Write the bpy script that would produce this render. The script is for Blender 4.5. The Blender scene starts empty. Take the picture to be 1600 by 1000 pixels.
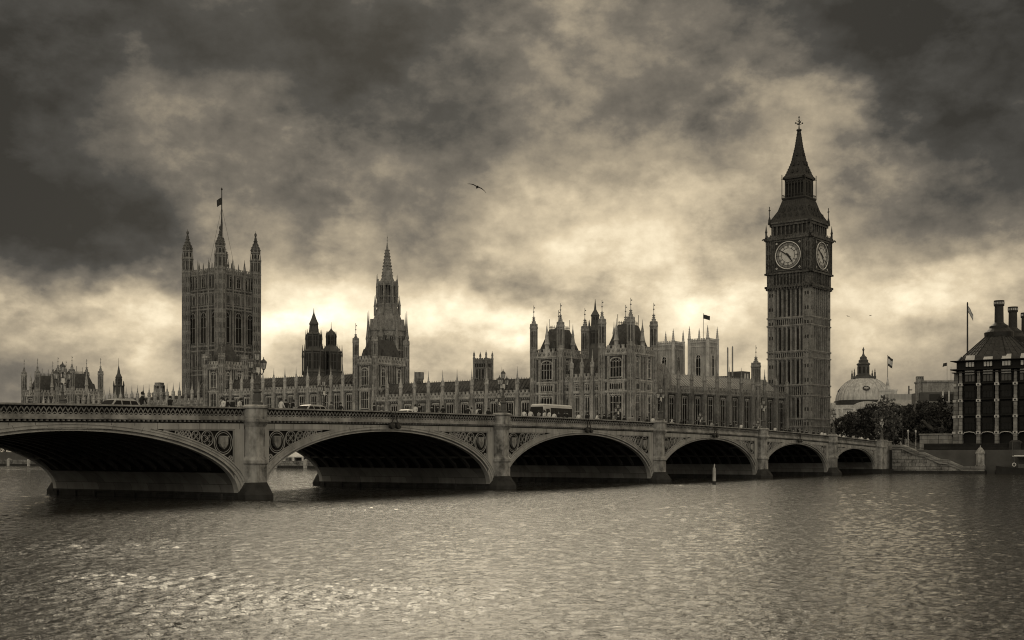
import bpy, bmesh, math, random
import numpy as np
from mathutils import Matrix, Vector, noise as mnoise
R = math.radians
S = bpy.context.scene
COL = S.collection
PI = math.pi
random.seed(7)

# ------------------------------------------------------------------ camera
# world axes: +X runs west along the bridge, +Y runs upstream (south), z = 0 is the river surface
PHI = R(34.05)
CAM = Vector((-260.0, -79.0, 3.95))
AX = Vector((math.cos(PHI), math.sin(PHI), 0))
RT = Vector((math.sin(PHI), -math.cos(PHI), 0))
cd = bpy.data.cameras.new('camera'); cam = bpy.data.objects.new('camera', cd); COL.objects.link(cam)
cam.location = CAM; cam.rotation_euler = (R(90), 0, PHI - R(90))
cd.sensor_width = 36; cd.lens = 42.75; cd.shift_y = 0.13125; cd.clip_start = 0.5; cd.clip_end = 12000
S.camera = cam

# ------------------------------------------------------------------ exposure
S.view_settings.view_transform = 'Standard'; S.view_settings.look = 'None'
S.view_settings.exposure = 0.5; S.view_settings.gamma = 1.0; S.view_settings.use_curve_mapping = False
S.cycles.max_bounces = 6; S.cycles.filter_width = 1.1

# ------------------------------------------------------------------ sun and sky
SUN = Vector((math.cos(PHI + R(3)) * math.cos(R(29)), math.sin(PHI + R(3)) * math.cos(R(29)), math.sin(R(29))))   # behind the cloud, ahead and high
sd = bpy.data.lights.new('sun', 'SUN'); sd.energy = 0.5; sd.angle = R(30); sd.color = (1.0, 0.87, 0.65)
so = bpy.data.objects.new('sun', sd); COL.objects.link(so)
so.rotation_euler = SUN.to_track_quat('Z', 'Y').to_euler(); so.location = (200, 200, 300)

W = bpy.data.worlds.new('World'); S.world = W; W.use_nodes = True
nt = W.node_tree; nt.nodes.clear()
def nd(t, **k):
    n = nt.nodes.new(t)
    for a, b in k.items(): setattr(n, a, b)
    return n
def mth(op, a, b=None, c=None, clamp=False):
    n = nt.nodes.new('ShaderNodeMath'); n.operation = op; n.use_clamp = clamp
    for i, x in enumerate((a, b, c)):
        if x is None: continue
        if isinstance(x, (int, float)): n.inputs[i].default_value = x
        else: nt.links.new(x, n.inputs[i])
    return n.outputs[0]
tc = nd('ShaderNodeTexCoord')
rot = nd('ShaderNodeVectorRotate', rotation_type='Z_AXIS'); rot.inputs['Angle'].default_value = R(90) - PHI
nt.links.new(tc.outputs['Generated'], rot.inputs['Vector'])
dvec = rot.outputs[0]
def wnoise(scale, detail, rough, sz, off, dist=0.0):
    mp = nd('ShaderNodeMapping'); mp.inputs['Scale'].default_value = (1, 1, sz); mp.inputs['Location'].default_value = off
    nt.links.new(dvec, mp.inputs[0])
    n = nd('ShaderNodeTexNoise'); n.inputs['Scale'].default_value = scale; n.inputs['Detail'].default_value = detail
    n.inputs['Roughness'].default_value = rough; n.inputs['Distortion'].default_value = dist
    nt.links.new(mp.outputs[0], n.inputs['Vector'])
    return n
sx = nd('ShaderNodeSeparateXYZ'); nt.links.new(dvec, sx.inputs[0])
az0 = mth('ARCTAN2', sx.outputs[0], sx.outputs[1]); el0 = mth('ARCSINE', sx.outputs[2])
w1 = wnoise(5.0, 4, 0.55, 1.5, (3.1, 0.7, 1.9)); w2 = wnoise(13.0, 4, 0.6, 1.4, (8.0, 5.5, 0.2))
sw1 = nd('ShaderNodeSeparateColor'); nt.links.new(w1.outputs['Color'], sw1.inputs[0])
sw2 = nd('ShaderNodeSeparateColor'); nt.links.new(w2.outputs['Color'], sw2.inputs[0])
def warp(x, c1, c2, a1, a2):
    t = mth('MULTIPLY_ADD', mth('SUBTRACT', c1, 0.5), a1, x)
    return mth('MULTIPLY_ADD', mth('SUBTRACT', c2, 0.5), a2, t)
az = warp(az0, sw1.outputs[0], sw2.outputs[0], 0.22, 0.07)
el = warp(el0, sw1.outputs[1], sw2.outputs[1], 0.13, 0.045)
BLOBS = [(20, 190, 250, 150, -.31), (110, 345, 190, 70, -.34), (200, 20, 400, 90, -.21), (640, 175, 210, 100, -.27),
 (700, 420, 90, 60, -.16), (1060, 30, 420, 95, -.17), (1600, 100, 190, 190, -.27), (1530, 330, 110, 80, -.05), (1010, 185, 150, 50, -.14), (690, 330, 120, 60, -.08),
 (240, 220, 80, 60, .12), (470, 290, 120, 110, .12), (60, 480, 140, 50, .20), (230, 470, 70, 40, .22), (470, 515, 80, 50, .30),
 (700, 535, 110, 45, .24), (800, 520, 90, 45, .15), (800, -40, 900, 90, -.08), (1600, 0, 250, 200, -.08), (1010, 400, 130, 60, .18), (1075, 505, 60, 40, .22), (880, 90, 60, 90, .13),
 (1230, 170, 90, 50, .12), (1400, 470, 160, 110, .14), (1000, 320, 220, 60, .03), (330, 480, 200, 80, .08), (60, 590, 160, 40, -.04),
 (1500, 600, 200, 60, .06)]
v = mth('ADD', 0.535, 0.0)
for (bx, by, bsx, bsy, am) in BLOBS:
    a = math.atan((bx - 800) / 1900); e = math.atan((710 - by) / 1900 * math.cos(a))
    q = mth('ADD', mth('POWER', mth('ABSOLUTE', mth('DIVIDE', mth('SUBTRACT', az, a), bsx / 1900)), 2.0),
            mth('POWER', mth('ABSOLUTE', mth('DIVIDE', mth('SUBTRACT', el, e), bsy / 1900)), 2.0))
    v = mth('MULTIPLY_ADD', mth('EXPONENT', mth('MULTIPLY', q, -0.7)), am, v)
# unseen bright cloud added above the frame for river glare, dark flanks added too
for (a, e, sa, se, am) in [(R(-2), R(38), R(14), R(11), .5), (R(-34), R(28), R(12), R(18), -.25), (R(33), R(28), R(12), R(18), -.25)]:
    q = mth('ADD', mth('POWER', mth('ABSOLUTE', mth('DIVIDE', mth('SUBTRACT', az, a), sa)), 2.0),
            mth('POWER', mth('ABSOLUTE', mth('DIVIDE', mth('SUBTRACT', el, e), se)), 2.0))
    v = mth('MULTIPLY_ADD', mth('EXPONENT', mth('MULTIPLY', q, -0.7)), am, v)
v = mth('ADD', v, mth('MULTIPLY', mth('SUBTRACT', 0.30, sx.outputs[1], None, True), 0.32))  # unseen sky behind the camera brightened to fill the facades
n1 = wnoise(4.6, 9, 0.56, 1.5, (0.3, 2.2, 4.1), 0.0); n2 = wnoise(22.0, 9, 0.68, 1.3, (1.3, 7.2, 2.1), 0.0)
v = mth('MULTIPLY_ADD', mth('SUBTRACT', n1.outputs['Fac'], 0.5), 0.72, v)
v = mth('MULTIPLY_ADD', mth('SUBTRACT', n2.outputs['Fac'], 0.5), 0.30, v)
for k_, (sc_, of_, lo_, hi_, am_) in enumerate(((4.2, (2.2, 9.1, 3.3), .47, .57, .15), (8.5, (6.6, 0.4, 8.2), .46, .59, .07))):
    nk = wnoise(sc_, 10, 0.56, 1.7, of_, 0.0)      # cloud banks with ragged, defined edges
    ss = nd('ShaderNodeMapRange', interpolation_type='SMOOTHSTEP'); ss.inputs['From Min'].default_value = lo_; ss.inputs['From Max'].default_value = hi_; nt.links.new(nk.outputs['Fac'], ss.inputs[0])
    v = mth('MULTIPLY_ADD', mth('SUBTRACT', ss.outputs[0], 0.5), am_, v)
nb = wnoise(12.0, 6, 0.55, 1.4, (5.3, 1.2, 7.7), 0.1)     # rounded billows with creased edges
v = mth('MULTIPLY_ADD', mth('SUBTRACT', mth('ABSOLUTE', mth('SUBTRACT', nb.outputs['Fac'], 0.5)), 0.09), 0.55, v)
ramp = nd('ShaderNodeValToRGB'); nt.links.new(v, ramp.inputs[0])
cr = ramp.color_ramp
stops = [(0.0, (.016, .016, .015)), (.18, (.040, .039, .036)), (.34, (.118, .104, .084)), (.50, (.285, .238, .168)),
         (.66, (.53, .44, .30)), (.82, (.82, .71, .51)), (1.0, (.98, .94, .80))]
cr.elements[0].position = 0; cr.elements[0].color = (*stops[0][1], 1)
cr.elements[1].position = 1; cr.elements[1].color = (*stops[-1][1], 1)
for p, c in stops[1:-1]:
    e = cr.elements.new(p); e.color = (*c, 1)
sky = nd('ShaderNodeTexSky', sky_type='NISHITA'); sky.sun_disc = False
sky.sun_elevation = math.asin(SUN.z); sky.sun_rotation = math.atan2(SUN.x, SUN.y)
bw = nd('ShaderNodeRGBToBW'); nt.links.new(sky.outputs[0], bw.inputs[0])
tint = nd('ShaderNodeMix', data_type='RGBA', blend_type='MULTIPLY'); tint.inputs[0].default_value = 1
nt.links.new(bw.outputs[0], tint.inputs[6]); tint.inputs[7].default_value = (.35, .30, .22, 1)
big = nd('ShaderNodeVectorMath', operation='SCALE'); big.inputs['Scale'].default_value = 10.0
nt.links.new(ramp.outputs[0], big.inputs[0])
mx = nd('ShaderNodeMix', data_type='RGBA'); mx.inputs[0].default_value = 0.05
nt.links.new(big.outputs[0], mx.inputs[6]); nt.links.new(tint.outputs[2], mx.inputs[7])
bg = nd('ShaderNodeBackground'); bg.inputs['Strength'].default_value = 0.1
nt.links.new(mx.outputs[2], bg.inputs[0])
ow = nd('ShaderNodeOutputWorld'); nt.links.new(bg.outputs[0], ow.inputs[0])

# ------------------------------------------------------------------ materials
MATS = {}
def mat(name, base, rough=.85, dark=None, scale=.35, streak=0.0, block=None, speck=0.0, bump=0.0, metal=0.0, spec=.3, lo=.35, hi=.65):
    """base..dark colours mixed by weathering noise in world space; streak = vertical run-off; block=(w,h) stone courses; speck = fine grain"""
    m = bpy.data.materials.new(name); m.use_nodes = True; t = m.node_tree; N = t.nodes; L = t.links
    p = N['Principled BSDF']; p.inputs['Roughness'].default_value = rough; p.inputs['Metallic'].default_value = metal
    p.inputs['Specular IOR Level'].default_value = spec
    MATS[name] = m
    ds = lambda c: tuple((x + .95 * (sum(c) / 3 - x)) * k for x, k in zip(c, (.985, 1.0, 1.035)))
    dark = ds(dark or tuple(c * .55 for c in base)); base = ds(base); dark = dark or tuple(c * .55 for c in base)
    geo = N.new('ShaderNodeNewGeometry')
    def noise(sc, vec, det=4):
        mp = N.new('ShaderNodeMapping'); mp.inputs['Scale'].default_value = vec; L.new(geo.outputs['Position'], mp.inputs[0])
        n = N.new('ShaderNodeTexNoise'); n.inputs['Scale'].default_value = sc; n.inputs['Detail'].default_value = det; n.inputs['Roughness'].default_value = .62
        L.new(mp.outputs[0], n.inputs['Vector']); return n.outputs['Fac']
    def math_(op, a, b, clamp=False):
        n = N.new('ShaderNodeMath'); n.operation = op; n.use_clamp = clamp
        for i, x in enumerate((a, b)):
            if isinstance(x, (int, float)): n.inputs[i].default_value = x
            else: L.new(x, n.inputs[i])
        return n.outputs[0]
    f = noise(scale, (1, 1, 1))
    if streak: f = math_('ADD', math_('MULTIPLY', f, 1 - streak), math_('MULTIPLY', noise(1.1, (1, 1, .10)), streak))
    if speck: f = math_('ADD', math_('MULTIPLY', f, 1 - speck), math_('MULTIPLY', noise(2.3, (1, 1, .8), 2), speck))
    mr = N.new('ShaderNodeMapRange'); mr.inputs['From Min'].default_value = lo; mr.inputs['From Max'].default_value = hi; L.new(f, mr.inputs[0])
    mix = N.new('ShaderNodeMix'); mix.data_type = 'RGBA'; L.new(mr.outputs[0], mix.inputs[0])
    mix.inputs[6].default_value = (*dark, 1); mix.inputs[7].default_value = (*base, 1)
    out = mix.outputs[2]; hgt = f
    if block:
        sp = N.new('ShaderNodeSeparateXYZ'); L.new(geo.outputs['Position'], sp.inputs[0])
        cb = N.new('ShaderNodeCombineXYZ'); L.new(math_('ADD', sp.outputs[0], sp.outputs[1]), cb.inputs[0]); L.new(sp.outputs[2], cb.inputs[1])
        br = N.new('ShaderNodeTexBrick'); L.new(cb.outputs[0], br.inputs['Vector']); br.inputs['Scale'].default_value = 1
        br.inputs['Brick Width'].default_value = block[0]; br.inputs['Row Height'].default_value = block[1]; br.inputs['Mortar Size'].default_value = block[2]
        br.inputs['Color1'].default_value = (1, 1, 1, 1); br.inputs['Color2'].default_value = (.62, .62, .62, 1); br.inputs['Mortar'].default_value = (.25, .25, .25, 1)
        m2 = N.new('ShaderNodeMix'); m2.data_type = 'RGBA'; m2.blend_type = 'MULTIPLY'; m2.inputs[0].default_value = 1
        L.new(out, m2.inputs[6]); L.new(br.outputs[0], m2.inputs[7]); out = m2.outputs[2]
    L.new(out, p.inputs['Base Color'])
    if bump:
        b = N.new('ShaderNodeBump'); b.inputs['Strength'].default_value = bump; b.inputs['Distance'].default_value = .15; L.new(hgt, b.inputs['Height']); L.new(b.outputs[0], p.inputs['Normal'])
    return m
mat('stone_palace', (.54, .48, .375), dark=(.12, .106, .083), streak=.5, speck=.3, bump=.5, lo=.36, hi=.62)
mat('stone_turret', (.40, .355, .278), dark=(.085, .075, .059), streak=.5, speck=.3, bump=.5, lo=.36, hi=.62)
mat('stone_palace_wall', (.12, .107, .084), dark=(.025, .022, .0175), streak=.5, speck=.3, bump=.5, lo=.36, hi=.64)  # the _wall stones: the trim's stone with recess shade painted into the colour
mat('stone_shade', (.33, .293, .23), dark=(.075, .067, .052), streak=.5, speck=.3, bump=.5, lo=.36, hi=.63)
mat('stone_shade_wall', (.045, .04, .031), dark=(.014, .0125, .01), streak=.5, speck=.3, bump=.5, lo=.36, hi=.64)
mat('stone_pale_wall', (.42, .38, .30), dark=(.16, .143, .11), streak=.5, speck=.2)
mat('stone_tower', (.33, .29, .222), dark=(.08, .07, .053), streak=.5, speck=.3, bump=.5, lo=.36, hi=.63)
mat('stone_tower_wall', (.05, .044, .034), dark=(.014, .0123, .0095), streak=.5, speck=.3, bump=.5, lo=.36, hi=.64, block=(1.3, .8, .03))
mat('stone_painted_dark', (.16, .14, .108), dark=(.022, .02, .016), streak=.3, speck=.5, bump=.6, lo=.38, hi=.65)  # same stone darkened in colour: upper-stage tone and panel-recess shade painted in
mat('stone_pale', (.64, .58, .46), dark=(.22, .195, .148), streak=.4, speck=.2)
mat('slate', (.10, .092, .076), dark=(.04, .037, .031), scale=.9, speck=.4, bump=.5)
mat('iron_tile', (.048, .044, .036), dark=(.02, .018, .015), scale=.9, speck=.4, bump=.5, rough=.7)
mat('lead_roof', (.36, .335, .28), dark=(.22, .20, .165), scale=.2, streak=.5)
mat('dome_lead', (.58, .53, .43), dark=(.26, .237, .19), scale=.3, streak=.6)
mat('iron_dark', (.035, .033, .03), dark=(.018, .017, .016), rough=.6)
mat('iron_mid', (.075, .071, .064), dark=(.035, .048, .043), rough=.55)
mat('window_glass', (.010, .0095, .009), dark=(.006, .006, .0055), rough=.25, spec=.1, scale=.8)
mat('car_glass', (.012, .012, .011), rough=.2, spec=.12)
mat('window_pale', (.50, .47, .40), dark=(.36, .34, .29), rough=.25, scale=.6)
mat('bridge_paint', (.40, .37, .307), dark=(.17, .157, .13), rough=.6, scale=.3, streak=.6, speck=.1, lo=.32, hi=.62)
mat('bridge_rail', (.36, .335, .28), dark=(.10, .093, .077), rough=.6, scale=.5, speck=.3)
mat('bridge_shade_joint', (.018, .017, .015), dark=(.01, .0095, .009))  # near-black: recess and cornice shade painted in, also the dark panel joints
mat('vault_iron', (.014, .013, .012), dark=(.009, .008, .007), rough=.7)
mat('rib_paint', (.07, .065, .055), dark=(.04, .037, .031), rough=.6)
mat('skewback', (.21, .195, .165), dark=(.12, .11, .092), scale=.4, streak=.5, block=(2.4, 1.3, .02))
mat('granite', (.41, .365, .283), dark=(.045, .04, .032), scale=.6, streak=.5, speck=.2, bump=.3, lo=.38, hi=.60)
mat('granite_wet', (.05, .045, .037), dark=(.02, .018, .015), rough=.8, spec=.1, scale=.8, streak=.4)
mat('wall_stone', (.46, .41, .32), dark=(.07, .062, .048), scale=.5, speck=.3, block=(1.5, .72, .045), bump=.3)
mat('embank_dark', (.03, .027, .022), dark=(.010, .009, .0075), speck=.3, block=(2., .8, .03))
mat('asphalt', (.055, .053, .049), dark=(.04, .038, .035))
mat('paving', (.22, .20, .165), dark=(.15, .135, .11))
mat('earth', (.09, .08, .06), dark=(.06, .054, .042))
mat('bronze', (.03, .028, .023), dark=(.016, .015, .012), rough=.5, metal=.3)
mat('bronze_frame', (.009, .0085, .008), dark=(.006, .0057, .0053), rough=.6, spec=.15)
mat('sandstone', (.30, .27, .21), dark=(.17, .153, .118), scale=.7, block=(3., .9, .04))
mat('white_paint', (.62, .585, .50), dark=(.5, .47, .40), rough=.4, scale=1.2)
mat('car_paint', (.42, .39, .325), dark=(.33, .305, .255), rough=.3, scale=1.2)
mat('grey_paint', (.27, .255, .22), dark=(.2, .19, .165), rough=.35, scale=1.2)
mat('canvas_white', (.80, .76, .66), dark=(.66, .62, .53), scale=.5)
mat('rubber', (.02, .02, .02), rough=.8)
mat('lamp_glass', (.52, .49, .41), dark=(.24, .225, .19), rough=.25, scale=3)
mat('gilt', (.72, .66, .52), dark=(.5, .45, .35), rough=.4, scale=3)
mat('dial', (.58, .53, .41), dark=(.48, .43, .33), rough=.5, scale=.8)
mat('dial_ring', (.24, .22, .175), dark=(.17, .155, .122), rough=.5, scale=1.5)
mat('black', (.012, .012, .012), rough=.5)
mat('coat_black', (.018, .018, .017), dark=(.01, .01, .01)); mat('coat_grey', (.12, .113, .10)); mat('coat_tan', (.34, .30, .23))
mat('coat_white', (.66, .62, .53), dark=(.5, .47, .4)); mat('trousers', (.03, .03, .028)); mat('skin', (.40, .33, .25), dark=(.36, .29, .22)); mat('hair', (.03, .026, .02))
mat('bark', (.06, .052, .04), dark=(.03, .026, .02), scale=2)
mat('leaf', (.07, .066, .048), dark=(.02, .019, .014), scale=.5, speck=.4, rough=.7); mat('leaf_pale', (.15, .14, .103), dark=(.04, .037, .027), scale=.6, speck=.4, rough=.7)
mat('flag_dark', (.05, .046, .04), dark=(.028, .026, .022)); mat('flag_white', (.62, .58, .49))
mat('weed_pile', (.50, .46, .37), dark=(.26, .235, .185), scale=2, streak=.4)
mat('gull', (.06, .057, .05), dark=(.03, .028, .025))

def water_material():
    m = bpy.data.materials.new('river_water'); m.use_nodes = True; t = m.node_tree; N = t.nodes; L = t.links
    p = N['Principled BSDF']; p.inputs['Base Color'].default_value = (.022, .021, .018, 1); p.inputs['Roughness'].default_value = .03; p.inputs['IOR'].default_value = 1.34
    geo = N.new('ShaderNodeNewGeometry')
    def noise(sc, vec, rz, det, rough=.6, dist=0.):
        mp = N.new('ShaderNodeMapping'); mp.inputs['Scale'].default_value = vec; mp.inputs['Rotation'].default_value = (0, 0, rz); L.new(geo.outputs['Position'], mp.inputs[0])
        n = N.new('ShaderNodeTexNoise'); n.inputs['Scale'].default_value = sc; n.inputs['Detail'].default_value = det; n.inputs['Roughness'].default_value = rough; n.inputs['Distortion'].default_value = dist
        L.new(mp.outputs[0], n.inputs['Vector']); return n.outputs['Fac']
    a = noise(4.6, (1, 1.0, 1), .5, 5, .6, .5)
    def mm(op, x, y):
        n = N.new('ShaderNodeMath'); n.operation = op
        for i, q in enumerate((x, y)):
            if isinstance(q, (int, float)): n.inputs[i].default_value = q
            else: L.new(q, n.inputs[i])
        return n.outputs[0]
    c_ = noise(2.1, (1, 1, 1), .9, 3, .5, .3)
    a = mm('SUBTRACT', mm('MULTIPLY', mm('ABSOLUTE', mm('SUBTRACT', a, .5), 0), -1.4), mm('MULTIPLY', mm('ABSOLUTE', mm('SUBTRACT', c_, .5), 0), 1.6))   # peaked crests
    b = N.new('ShaderNodeBump'); b.inputs['Strength'].default_value = 1.0; b.inputs['Distance'].default_value = .04
    L.new(a, b.inputs['Height']); L.new(b.outputs[0], p.inputs['Normal'])
    MATS['river_water'] = m
water_material()

# ------------------------------------------------------------------ mesh builder
class MB:
    def __init__(s): s.v = []; s.f = []; s.mi = []; s.sm = []; s.M = None
    def add(s, vs, fs, mi=0, sm=False):
        b = len(s.v)
        if s.M is not None: vs = [s.M @ Vector(p) for p in vs]
        s.v += [tuple(p) for p in vs]
        for q in fs: s.f.append([b + i for i in q]); s.mi.append(mi); s.sm.append(sm)
    def box(s, x0, x1, y0, y1, z0, z1, mi=0):
        s.add([(x0,y0,z0),(x1,y0,z0),(x1,y1,z0),(x0,y1,z0),(x0,y0,z1),(x1,y0,z1),(x1,y1,z1),(x0,y1,z1)],
              [(3,2,1,0),(4,5,6,7),(0,1,5,4),(1,2,6,5),(2,3,7,6),(3,0,4,7)], mi)
    def frus(s, a, za, b, zb, mi=0):
        """rectangle a=(x0,x1,y0,y1) at za to rectangle b at zb"""
        s.add([(a[0],a[2],za),(a[1],a[2],za),(a[1],a[3],za),(a[0],a[3],za),(b[0],b[2],zb),(b[1],b[2],zb),(b[1],b[3],zb),(b[0],b[3],zb)],
              [(3,2,1,0),(4,5,6,7),(0,1,5,4),(1,2,6,5),(2,3,7,6),(3,0,4,7)], mi)
    def lathe(s, prof, n=8, cx=0, cy=0, ph=None, mi=0, sm=False, sx=1, sy=1):
        ph = PI / n if ph is None else ph
        vs = []; fs = []
        for r, z in prof:
            for k in range(n):
                a = ph + 2 * PI * k / n; vs.append((cx + sx * r * math.cos(a), cy + sy * r * math.sin(a), z))
        for i in range(len(prof) - 1):
            for k in range(n):
                k2 = (k + 1) % n; fs.append((i*n+k, i*n+k2, (i+1)*n+k2, (i+1)*n+k))
        s.add(vs, fs, mi, sm)
        m = len(prof) - 1
        s.add([vs[k] for k in range(n)][::-1], [tuple(range(n))], mi); s.add([vs[m*n+k] for k in range(n)], [tuple(range(n))], mi)
    def extr(s, poly, y0, y1, mi=0):
        """polygon in x,z pushed from y0 to y1"""
        n = len(poly)
        s.add([(x, y0, z) for x, z in poly] + [(x, y1, z) for x, z in poly],
              [tuple(range(n)), tuple(range(2*n-1, n-1, -1))] + [(i, i+n, (i+1) % n + n, (i+1) % n) for i in range(n)], mi)
    def bar(s, p, q, w, h=None, mi=0, n=4):
        """square (n=4) or round bar from p to q"""
        p = Vector(p); q = Vector(q); d = q - p
        if d.length < 1e-6: return
        h = w if h is None else h
        up = Vector((0, 0, 1)) if abs(d.normalized().z) < .95 else Vector((0, 1, 0))
        a = d.cross(up).normalized(); b = a.cross(d).normalized()
        vs = []
        for c in (p, q):
            for k in range(n):
                t = PI / n + 2 * PI * k / n; g = 1 / math.cos(PI / n) / 2
                vs.append(c + a * math.cos(t) * g * w + b * math.sin(t) * g * h)
        s.add(vs, [(k, (k+1) % n, n + (k+1) % n, n + k) for k in range(n)] + [tuple(range(n-1, -1, -1)), tuple(range(n, 2*n))], mi, n > 5)
    def tube(s, pts, r, n=6, mi=0, closed=False):
        pts = [Vector(p) for p in pts]; m = len(pts); vs = []; fs = []
        for i, p in enumerate(pts):
            a = pts[(i-1) % m] if closed or i > 0 else p; b = pts[(i+1) % m] if closed or i < m-1 else p
            d = (b - a).normalized(); up = Vector((0, 0, 1)) if abs(d.z) < .9 else Vector((1, 0, 0))
            if closed: up = Vector((0, 1, 0)) if abs(d.y) < .9 else Vector((0, 0, 1))
            u = d.cross(up).normalized(); w = u.cross(d)
            rr = r[i] if isinstance(r, (list, tuple)) else r
            for k in range(n):
                t = 2 * PI * k / n; vs.append(p + u * math.cos(t) * rr + w * math.sin(t) * rr)
        for i in range(m if closed else m - 1):
            j = (i + 1) % m
            for k in range(n): fs.append((i*n+k, i*n+(k+1) % n, j*n+(k+1) % n, j*n+k))
        if not closed: fs += [tuple(range(n-1, -1, -1)), tuple(range((m-1)*n, m*n))]
        s.add(vs, fs, mi, True)
    def ring(s, cx, cz, r, t, y, n=20, mi=0):
        s.tube([(cx + r*math.cos(2*PI*k/n), y, cz + r*math.sin(2*PI*k/n)) for k in range(n)], t, 5, mi, True)
    def mesh(s, name, mats):
        me = bpy.data.meshes.new(name); me.from_pydata(s.v, [], s.f)
        for m in (mats if isinstance(mats, (list, tuple)) else [mats]): me.materials.append(MATS[m])
        me.polygons.foreach_set('material_index', s.mi); me.polygons.foreach_set('use_smooth', s.sm); me.update()
        return me
    def build(s, name, mats, parent=None, M=None):
        return put(name, s.mesh(name, mats), parent, M)

def put(name, me, parent=None, M=None):
    o = bpy.data.objects.new(name, me); COL.objects.link(o)
    if parent is not None: o.parent = parent
    if M is not None: o.matrix_local = M
    return o
def tag(o, label, cat, group=None):
    o['label'] = label; o['category'] = cat
    if group: o['group'] = group
    return o
def thing(name, label, cat, loc=(0, 0, 0), rz=0.0, group=None):
    o = bpy.data.objects.new(name, None); COL.objects.link(o); o.location = loc; o.rotation_euler = (0, 0, R(rz)); o.empty_display_size = .5
    return tag(o, label, cat, group)
def struct(o):
    o['kind'] = 'structure'; return o
def dup(root, loc, rz=None, label=None, scale=None):
    """a copy of a thing, of its parts and of their sub-parts"""
    r = root.copy(); COL.objects.link(r); r.location = loc
    if rz is not None: r.rotation_euler = (0, 0, R(rz))
    if label: r['label'] = label
    if scale: r.scale = (scale,) * 3
    for ch in list(root.children):
        c = ch.copy(); COL.objects.link(c); c.parent = r
        for g in list(ch.children):
            d = g.copy(); COL.objects.link(d); d.parent = c
    return r
def T(x, y, z, rz=0): return Matrix.Translation((x, y, z)) @ Matrix.Rotation(R(rz), 4, 'Z')
CACHE = {}
def cached(key, fn):
    if key not in CACHE: CACHE[key] = fn()
    return CACHE[key]
def at(x, y, Z):
    """world point seen at pixel x,y of the 1600x1000 photograph at depth Z: used once, to survey where a building stands"""
    return CAM + AX * Z + RT * ((x - 800) / 1900 * Z) + Vector((0, 0, (710 - y) / 1900 * Z))

# ------------------------------------------------------------------ gothic kit (every piece faces local -y, x runs to the right)
def arch_poly(w, h, k=.8, n=5):
    """outline of a pointed opening: springing at h-k*w, two arcs to the apex"""
    zs = h - k * w; pts = [(-w/2, 0), (w/2, 0)]
    for i in range(n + 1):
        t = i / n; pts.append((w/2 * math.cos(t * PI/2) ** 1.0, zs + (h - zs) * math.sin(t * PI/2) ** .8))
    for i in range(n - 1, -1, -1):
        t = i / n; pts.append((-w/2 * math.cos(t * PI/2), zs + (h - zs) * math.sin(t * PI/2) ** .8))
    return pts
def window(w, h, lights=3, trans=(.5,), arch=0.0, stone='stone_palace', glass='window_glass', fr=.16):
    def mk():
        b = MB()
        po = arch_poly(w, h, arch) if arch else [(-w/2, 0), (w/2, 0), (w/2, h), (-w/2, h)]
        b.extr(po, -.05, .03, 1)
        m = len(po)
        for i in range(1 if arch else 1, m):
            (x0, z0), (x1, z1) = po[i], po[(i+1) % m]
            b.bar((x0, -.14, z0), (x1, -.14, z1), fr * 1.3, .3)
        b.box(-w/2 - .2, w/2 + .2, -.34, -.06, -.22, 0)
        for k in range(1, lights):
            x = -w/2 + w * k / lights; hh = h if not arch else h - arch * w * (abs(x) / (w/2)) ** 2 * .9
            b.box(x - fr*.4, x + fr*.4, -.2, -.052, 0, hh)
        for t in trans: b.box(-w/2, w/2, -.19, -.053, h * t - fr*.4, h * t + fr*.4)
        zt = h - (arch * w if arch else w / lights * .8)
        if lights > 1:
            for k in range(lights):
                x0 = -w/2 + w * k / lights; x1 = x0 + w / lights; xm = (x0 + x1) / 2
                b.bar((x0, -.13, zt), (xm, -.13, zt + w / lights * .55), fr*.7); b.bar((xm, -.13, zt + w / lights * .55), (x1, -.13, zt), fr*.7)
        return b.mesh('window', [stone, glass])
    return cached(('win', w, h, lights, trans, arch, stone, glass, fr), mk)
def finial(b, x, y, z0, z1, r=.09, mi=0):
    b.bar((x, y, z0), (x, y, z1), r, mi=mi)
    z = z0 + (z1 - z0) * .35; b.lathe([(.02, z-.28), (.24, z), (.02, z+.28)], 6, x, y, mi=mi)
    z = z0 + (z1 - z0) * .75; b.box(x-.02, x+.38, y-.03, y+.03, z-.14, z+.16, mi)
def pinnacle(z0, z1, z2, w=.9, stone='stone_palace', d=.8):
    """buttress shaft z0..z1 standing proud of the wall, octagonal pinnacle up to z2"""
    def mk():
        b = MB(); h = z1 - z0
        b.box(-w/2 - .12, w/2 + .12, -d - .12, .05, z0, z0 + h * .30); b.box(-w/2, w/2, -d, .04, z0 + h * .30, z0 + h * .78)
        b.box(-w/2 + .06, w/2 - .06, -d + .1, .03, z0 + h * .78, z1)
        for x in (-w/2 + .1, 0, w/2 - .1): b.box(x - .06, x + .06, -d - .06, -d + .02, z0 + h * .33, z1 - .2)
        y = -d/2 + .05; r = w * .52; hp = z2 - z1
        b.lathe([(r, z1), (r, z1 + hp*.30), (r*1.25, z1 + hp*.33), (r*1.25, z1 + hp*.37), (r*.95, z1 + hp*.42), (r*.42, z1 + hp*.62), (r*.5, z1 + hp*.645), (r*.3, z1 + hp*.68), (.06, z1 + hp*.88), (.03, z2)], 8, 0, y)
        for k in range(4):
            a = k * PI/2; b.box(r*.95*math.cos(a)-.1, r*.95*math.cos(a)+.1, y + r*.95*math.sin(a)-.1, y + r*.95*math.sin(a)+.1, z1 + hp*.35, z1 + hp*.52)
        return b.mesh('buttress', stone)
    return cached(('pin', z0, z1, z2, w, stone, d), mk)
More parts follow.
